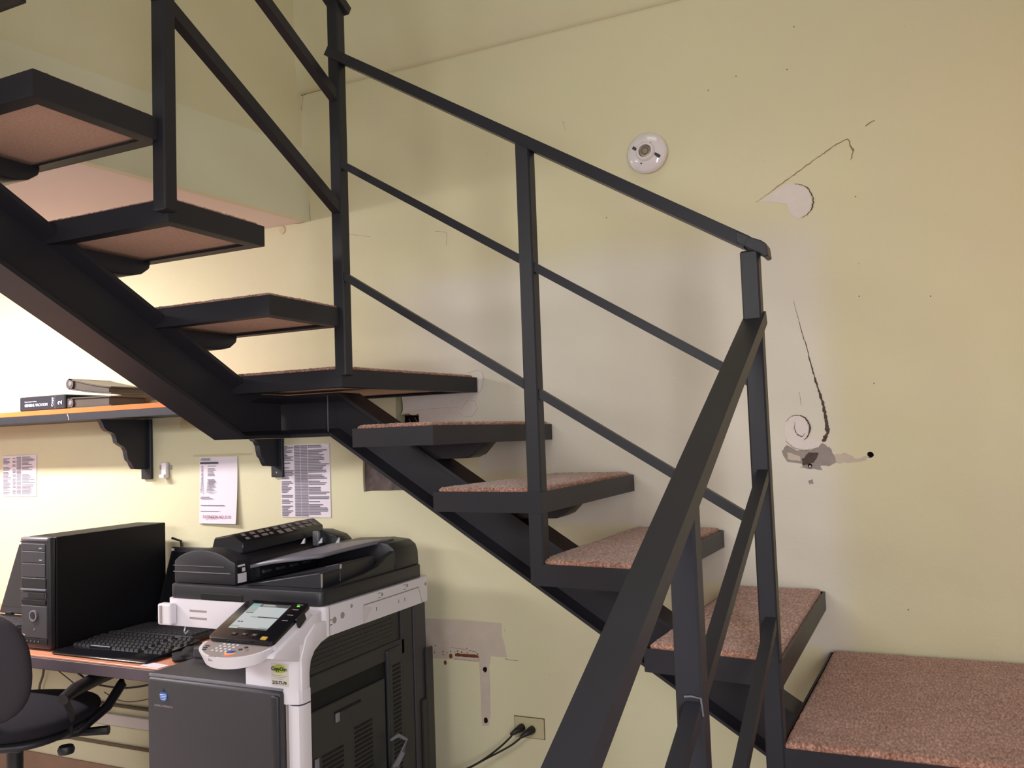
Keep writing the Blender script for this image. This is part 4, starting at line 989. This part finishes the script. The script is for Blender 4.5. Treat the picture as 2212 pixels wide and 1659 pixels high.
gd = obj('guide_cover', MB().prism([(-2.055, 2.09, -.318), (-2.045, 2.09, -.288), (-1.965, 2.09, -.276), (-1.925, 2.09, -.300), (-1.925, 2.09, -.335), (-2.055, 2.09, -.335)], (0, .40, .012)).bevel(.004, 1), 'black_plastic', lid, smooth=True)
mb = MB(); ga = Vector((-1.965, 0, -.276)); gb = Vector((-1.925, 0, -.300)); gn = Vector((.51, 0, .86))*.0012
for k in range(10):
    y = 2.115+k*.037
    for t0, t1 in ((.12, .40), (.55, .80)):
        if k in (4, 5) and t0 > .5: t1 = .95
        q = [ga.lerp(gb, t)+gn+Vector((0, yy_, (yy_-2.09)*.03)) for t, yy_ in ((t0, y), (t1, y), (t1, y+.016+.006*(k % 3)), (t0, y+.016+.006*(k % 3)))]
        mb.bm.faces.new([mb.bm.verts.new(p) for p in q])
tag(obj('guide_print', mb, 'slot', lid), kind='stuff')
# document tray (curved blade)
n1, n2 = 16, 8; vs = []; g = ORG[cp]
for j in range(n2+1):
    for i in range(n1+1):
        u, v = i/n1, j/n2; x = -1.925+.300*u-.05*(1-v)*max(0, u-.7)/.3; y = 2.085+.07*math.sin(u*math.pi)*0+.06*max(0, u-.55)/.45+(.35-.02*u)*v
        z = -.362+.030*u+.012*math.sin(u*math.pi*.9)-.012*(1-v)**2
        vs.append((x-g[0], y-g[1], z-g[2]))
n = n1+1; me = bpy.data.meshes.new('document_tray'); me.from_pydata(vs, [], [(j*n+i, j*n+i+1, (j+1)*n+i+1, (j+1)*n+i) for j in range(n2) for i in range(n1)])
me.materials.append(M['mid_grey']); me.update()
for f in me.polygons: f.use_smooth = True
tr = link('document_tray', me, lid); tr.modifiers.new('s', 'SOLIDIFY').thickness = .010
for k in range(3):
    x = -1.865+k*.055; y = 2.30+k*.02
    obj('paper_guide', MB().prism([(x-.008, y, -.330), (x+.008, y, -.328), (x+.002, y+.010, -.313), (x-.002, y+.010, -.313)], (0, .005, 0)), 'mid_grey', lid)
obj('side_guide', MB().box(-1.905, -1.880, 2.40, 2.415, -.350, -.300, .003), 'silver', lid)
# catch tray wedge and rear block
obj('catch_tray', MB().prism([(-1.89, 2.045, -.421), (-1.60, 2.045, -.421), (-1.592, 2.045, -.380), (-1.60, 2.045, -.376)], (0, .09, .0)).bevel(.002, 1), 'dark_plastic', lid)
obj('catch_tray', MB().prism([(-1.89, 2.137, -.421), (-1.595, 2.137, -.421), (-1.595, 2.137, -.365), (-1.60, 2.137, -.362)], (0, .18, .0)).bevel(.002, 1), 'dark_plastic', lid)
for y0_, z0_, z1_ in ((2.043, -.418, -.378), (2.135, -.376, -.364)):
    obj('edge_highlight', MB().box(-1.5935, -1.5915, y0_, y0_+.006, z0_, z1_), 'chrome', lid)  # pale strips put in as the highlights on the tray edges
obj('rear_block', MB().prism([(x, 2.40, z) for x, z in [(-1.885, -.421), (-1.885, -.350), (-1.80, -.335), (-1.66, -.330), (-1.60, -.336), (-1.578, -.352), (-1.570, -.375), (-1.568, -.421)]], (0, .14, 0)).bevel(.004, 2), 'dark_plastic', lid, smooth=True)
obj('tray_side', MB().prism([(-1.572, y, z) for y, z in [(2.06, -.421), (2.16, -.410), (2.22, -.407), (2.30, -.395), (2.36, -.370), (2.40, -.360), (2.40, -.421)]], (-.02, 0, 0)), 'dark_plastic', lid)
obj('rear_hump', MB().prism([(x, 2.47, z) for x, z in [(-2.10, -.34), (-2.05, -.318), (-1.98, -.306), (-1.92, -.306), (-1.86, -.322), (-1.84, -.338), (-1.84, -.42), (-2.10, -.42)]], (0, .07, 0)).bevel(.004, 2), 'dark_plastic', lid, smooth=True)
obj('feeder_inner', MB().box(-1.894, -1.87, 2.10, 2.40, -.405, -.372), 'black_plastic', lid)
for k in range(4): obj('roller', MB().box(-1.872, -1.862, 2.11+k*.065, 2.145+k*.065, -.395, -.386, .001), 'grey_plastic', lid)

# control panel (tilted)
C0 = Vector((-1.785, 1.800, -.527)); CU = Vector((.222, 0, 0)); CV = Vector((0, .160, .072)); CN = CU.cross(CV).normalized()
def cpt(u, v, o=0): return C0+CU*u+CV*v+CN*o
def plate(nm, pts, th, m, parent, o=0, bv=0):
    mb = MB().prism([cpt(u, v, o) for u, v in pts], tuple(CN*th))
    if bv: mb.bevel(bv, 2)
    return obj(nm, mb, m, parent, smooth=bool(bv))
def rr2(u0, u1, v0, v1, r, n=5):
    return [((p[0])/1.0, p[1]) for p in [(q[0]/.222, q[1]/.1755) for q in rr(u0*.222, u1*.222, v0*.1755, v1*.1755, r, n)]]
pn = plate('control_panel', rr2(0, 1, 0, 1, .012), .014, 'black_gloss', cp, 0, .002)
plate('panel_back', rr2(.02, .99, .02, .98, .01), -.020, 'white_plastic', pn, -.0004, .003)
# screen and its picture
S = (.16, .76, .26, .90)
def scr(u0, u1, v0, v1, m, o, nm='screen_area', sk=0):
    U0 = S[0]+(S[1]-S[0])*u0; U1 = S[0]+(S[1]-S[0])*u1; V0 = S[2]+(S[3]-S[2])*v0; V1 = S[2]+(S[3]-S[2])*v1
    return plate(nm, [(U0, V0), (U1, V0), (U1, V1), (U0, V1)], .0003, m, pn, o)
scr(0, 1, 0, 1, 'screen', .0142, 'screen')
scr(0, .24, .90, 1, 'screen_cyan', .0146); scr(.24, 1, .88, 1, 'screen_bar', .0146); scr(0, .24, .64, .895, 'screen_side', .0146)
scr(.05, .24, .61, .635, 'screen_bar', .0146); scr(.28, 1, .45, .49, 'screen_bar', .0146); scr(.28, .47, .45, .49, 'screen_side', .0149)
scr(.08, .13, .24, .28, 'screen_bar', .0146); scr(.16, .21, .24, .28, 'screen_bar', .0146); scr(.02, .24, .06, .11, 'screen_side', .0146)
scr(.24, 1, 0, .035, 'screen_bar', .0146); scr(.76, 1, .035, .09, 'screen_side', .0146); scr(.30, .62, .935, .965, 'screen', .0149); scr(.30, .70, .90, .92, 'screen_side', .0149)
plate('status_lamp', [(.86, .885), (.90, .885), (.90, .905), (.86, .905)], .001, 'led_green', pn, .0141)
for v in (.93, .80, .66, .52): plate('key_label', [(.84, v), (.93, v), (.93, v+.012), (.84, v+.012)], .0003, 'slot', pn, .0141)
for u in (.30, .46, .62): plate('panel_key', rr2(u, u+.09, .10, .16, .003, 2), .002, 'black_plastic', pn, .0141); plate('key_label', [(u+.03, .12), (u+.06, .12), (u+.06, .135), (u+.03, .135)], .0003, 'slot', pn, .0162)
plate('yellow_key', rr2(.80, .885, .04, .11, .002, 2), .002, 'led_yellow', pn, .0141)
obj('side_key', MB().prism([cpt(1.0, .58, .012), cpt(1.0, .78, .012), cpt(1.0, .78, -.010), cpt(1.0, .58, -.016)], (.008, 0, 0)).bevel(.001, 1), 'black_plastic', pn)
# keypad: rounded white ledge below the panel
K0 = Vector((-1.785, 1.800, -.530)); el = []
for k in range(25):
    a = math.pi+math.pi*k/24; el.append((-1.681+.118*math.cos(a), 1.803+.082*math.sin(a)))
def kzz(y): return -.5275+(y-1.803)*.22
kp = MB(); vt = [kp.bm.verts.new((x, y, kzz(y))) for x, y in el]; vb = [kp.bm.verts.new((-1.681+(x+1.681)*.86, 1.803+(y-1.803)*.86, kzz(y)-.030)) for x, y in el]
kp.bm.faces.new(vt); kp.bm.faces.new(vb[::-1])
for i in range(len(vt)): kp.bm.faces.new((vt[i], vt[(i+1) % len(vt)], vb[(i+1) % len(vt)], vb[i]))
kp.bevel(.005, 3, 50)
kpo = obj('keypad', kp, 'white_plastic', cp, smooth=True, ang=50)
kf = MB().prism([(x, y, kzz(y)+.0002) for x, y in [(-1.681+(x+1.681)*.90, 1.800+(y-1.803)*.88) for x, y in el]], (0, 0, .0012)); obj('keypad_face', kf, 'slot', kpo)
M_k = [(-1.765, 1.775), (-1.763, 1.765), (-1.758, 1.755)]
for x, y in M_k: obj('key', MB().box(x-.006, x+.006, y-.0025, y+.0025, kzz(y)+.0012, kzz(y)+.0032, .0005), 'ink2', kpo)
for r in range(4):
    for c_ in range(4):
        x = -1.722+c_*.0155-r*.002; y = 1.793-r*.0125; obj('key', MB().lathe([(.0045, 0), (.004, .002)], (x, y, kzz(y)+.0012), 'Z', 12), 'white_plastic', kpo)
for x, y, m_ in ((-1.640, 1.785, 'ink2'), (-1.628, 1.772, 'slot'), (-1.648, 1.772, 'ink2')):
    obj('key', MB().lathe([(.006, 0), (.005, .002)], (x, y, kzz(y)+.0012), 'Z', 14), m_, kpo)
obj('start_key', MB().lathe([(.0125, 0), (.0115, .003)], (-1.662, 1.752, kzz(1.752)+.0012), 'Z', 24), 'blue', kpo)
obj('start_key_glow', MB().lathe([(.0150, 0), (.0145, .0016)], (-1.662, 1.750, kzz(1.750)+.0012), 'Z', 24), 'led_orange', kpo)
obj('keypad_tab', MB().box(-1.715, -1.690, 1.7255, 1.737, kzz(1.73)-.012, kzz(1.73)+.001, .001), 'slot', kpo)
obj('panel_arm', MB().box(-1.700, -1.655, 1.80, 1.885, -.590, -.556, .006, 2), 'mid_grey', cp)
obj('panel_support', MB().prism([(-1.77, y, z) for y, z in [(1.79, -.556), (1.80, -.545), (1.95, -.478), (1.995, -.470), (1.995, -.545), (1.90, -.590), (1.85, -.575)]], (.215, 0, 0)).bevel(.005, 2), 'white_plastic', cp, smooth=True)
# bag of cables hanging at the side
bm = bmesh.new(); bmesh.ops.create_icosphere(bm, subdivisions=3, radius=1)
for v in bm.verts:
    n = noise.noise(v.co*2.1+Vector((3, 1, 2)))*.5; v.co = Vector((v.co.x*.020*(1+n), v.co.y*.05*(1+n), v.co.z*.04*(1+n)))+Vector((-1.512, 2.26, -1.035))
tag(obj('plastic_bag', bm, 'mid_grey', org=(-1.512, 2.26, -1.035), smooth=True, ang=180), 'small translucent grey plastic bag hanging on the right side of the copier', 'bag')
bag = bpy.data.objects['plastic_bag']
obj('bag_handle', MB().tube([(-1.520, 2.28, -1.005), (-1.518, 2.33, -.97), (-1.518, 2.35, -.935), (-1.526, 2.32, -.915), (-1.533, 2.29, -.92)], [.010, .008, .008, .007, .004], 8), 'mid_grey', bag, smooth=True)

# repeats share a group
GR = {'shelf_bracket': 'scalloped brackets under the wall shelf', 'wall_list': 'printed lists on the wall', 'laptop': 'open laptops on the desk',
      'outlet': 'electrical outlets on the back wall', 'ring_binder': 'ring binders on the wall shelf', 'power_plug': 'plugs in the low outlet',
      'wall_pipe': 'thin pipes along the wall under the desk', 'hanging_cable': 'cables hanging under the desk', 'paper_sheet': 'loose papers on the desk'}
for o in list(bpy.data.objects):
    b = o.name.split('.')[0]
    if o.parent is None and b in GR: o['group'] = GR[b]
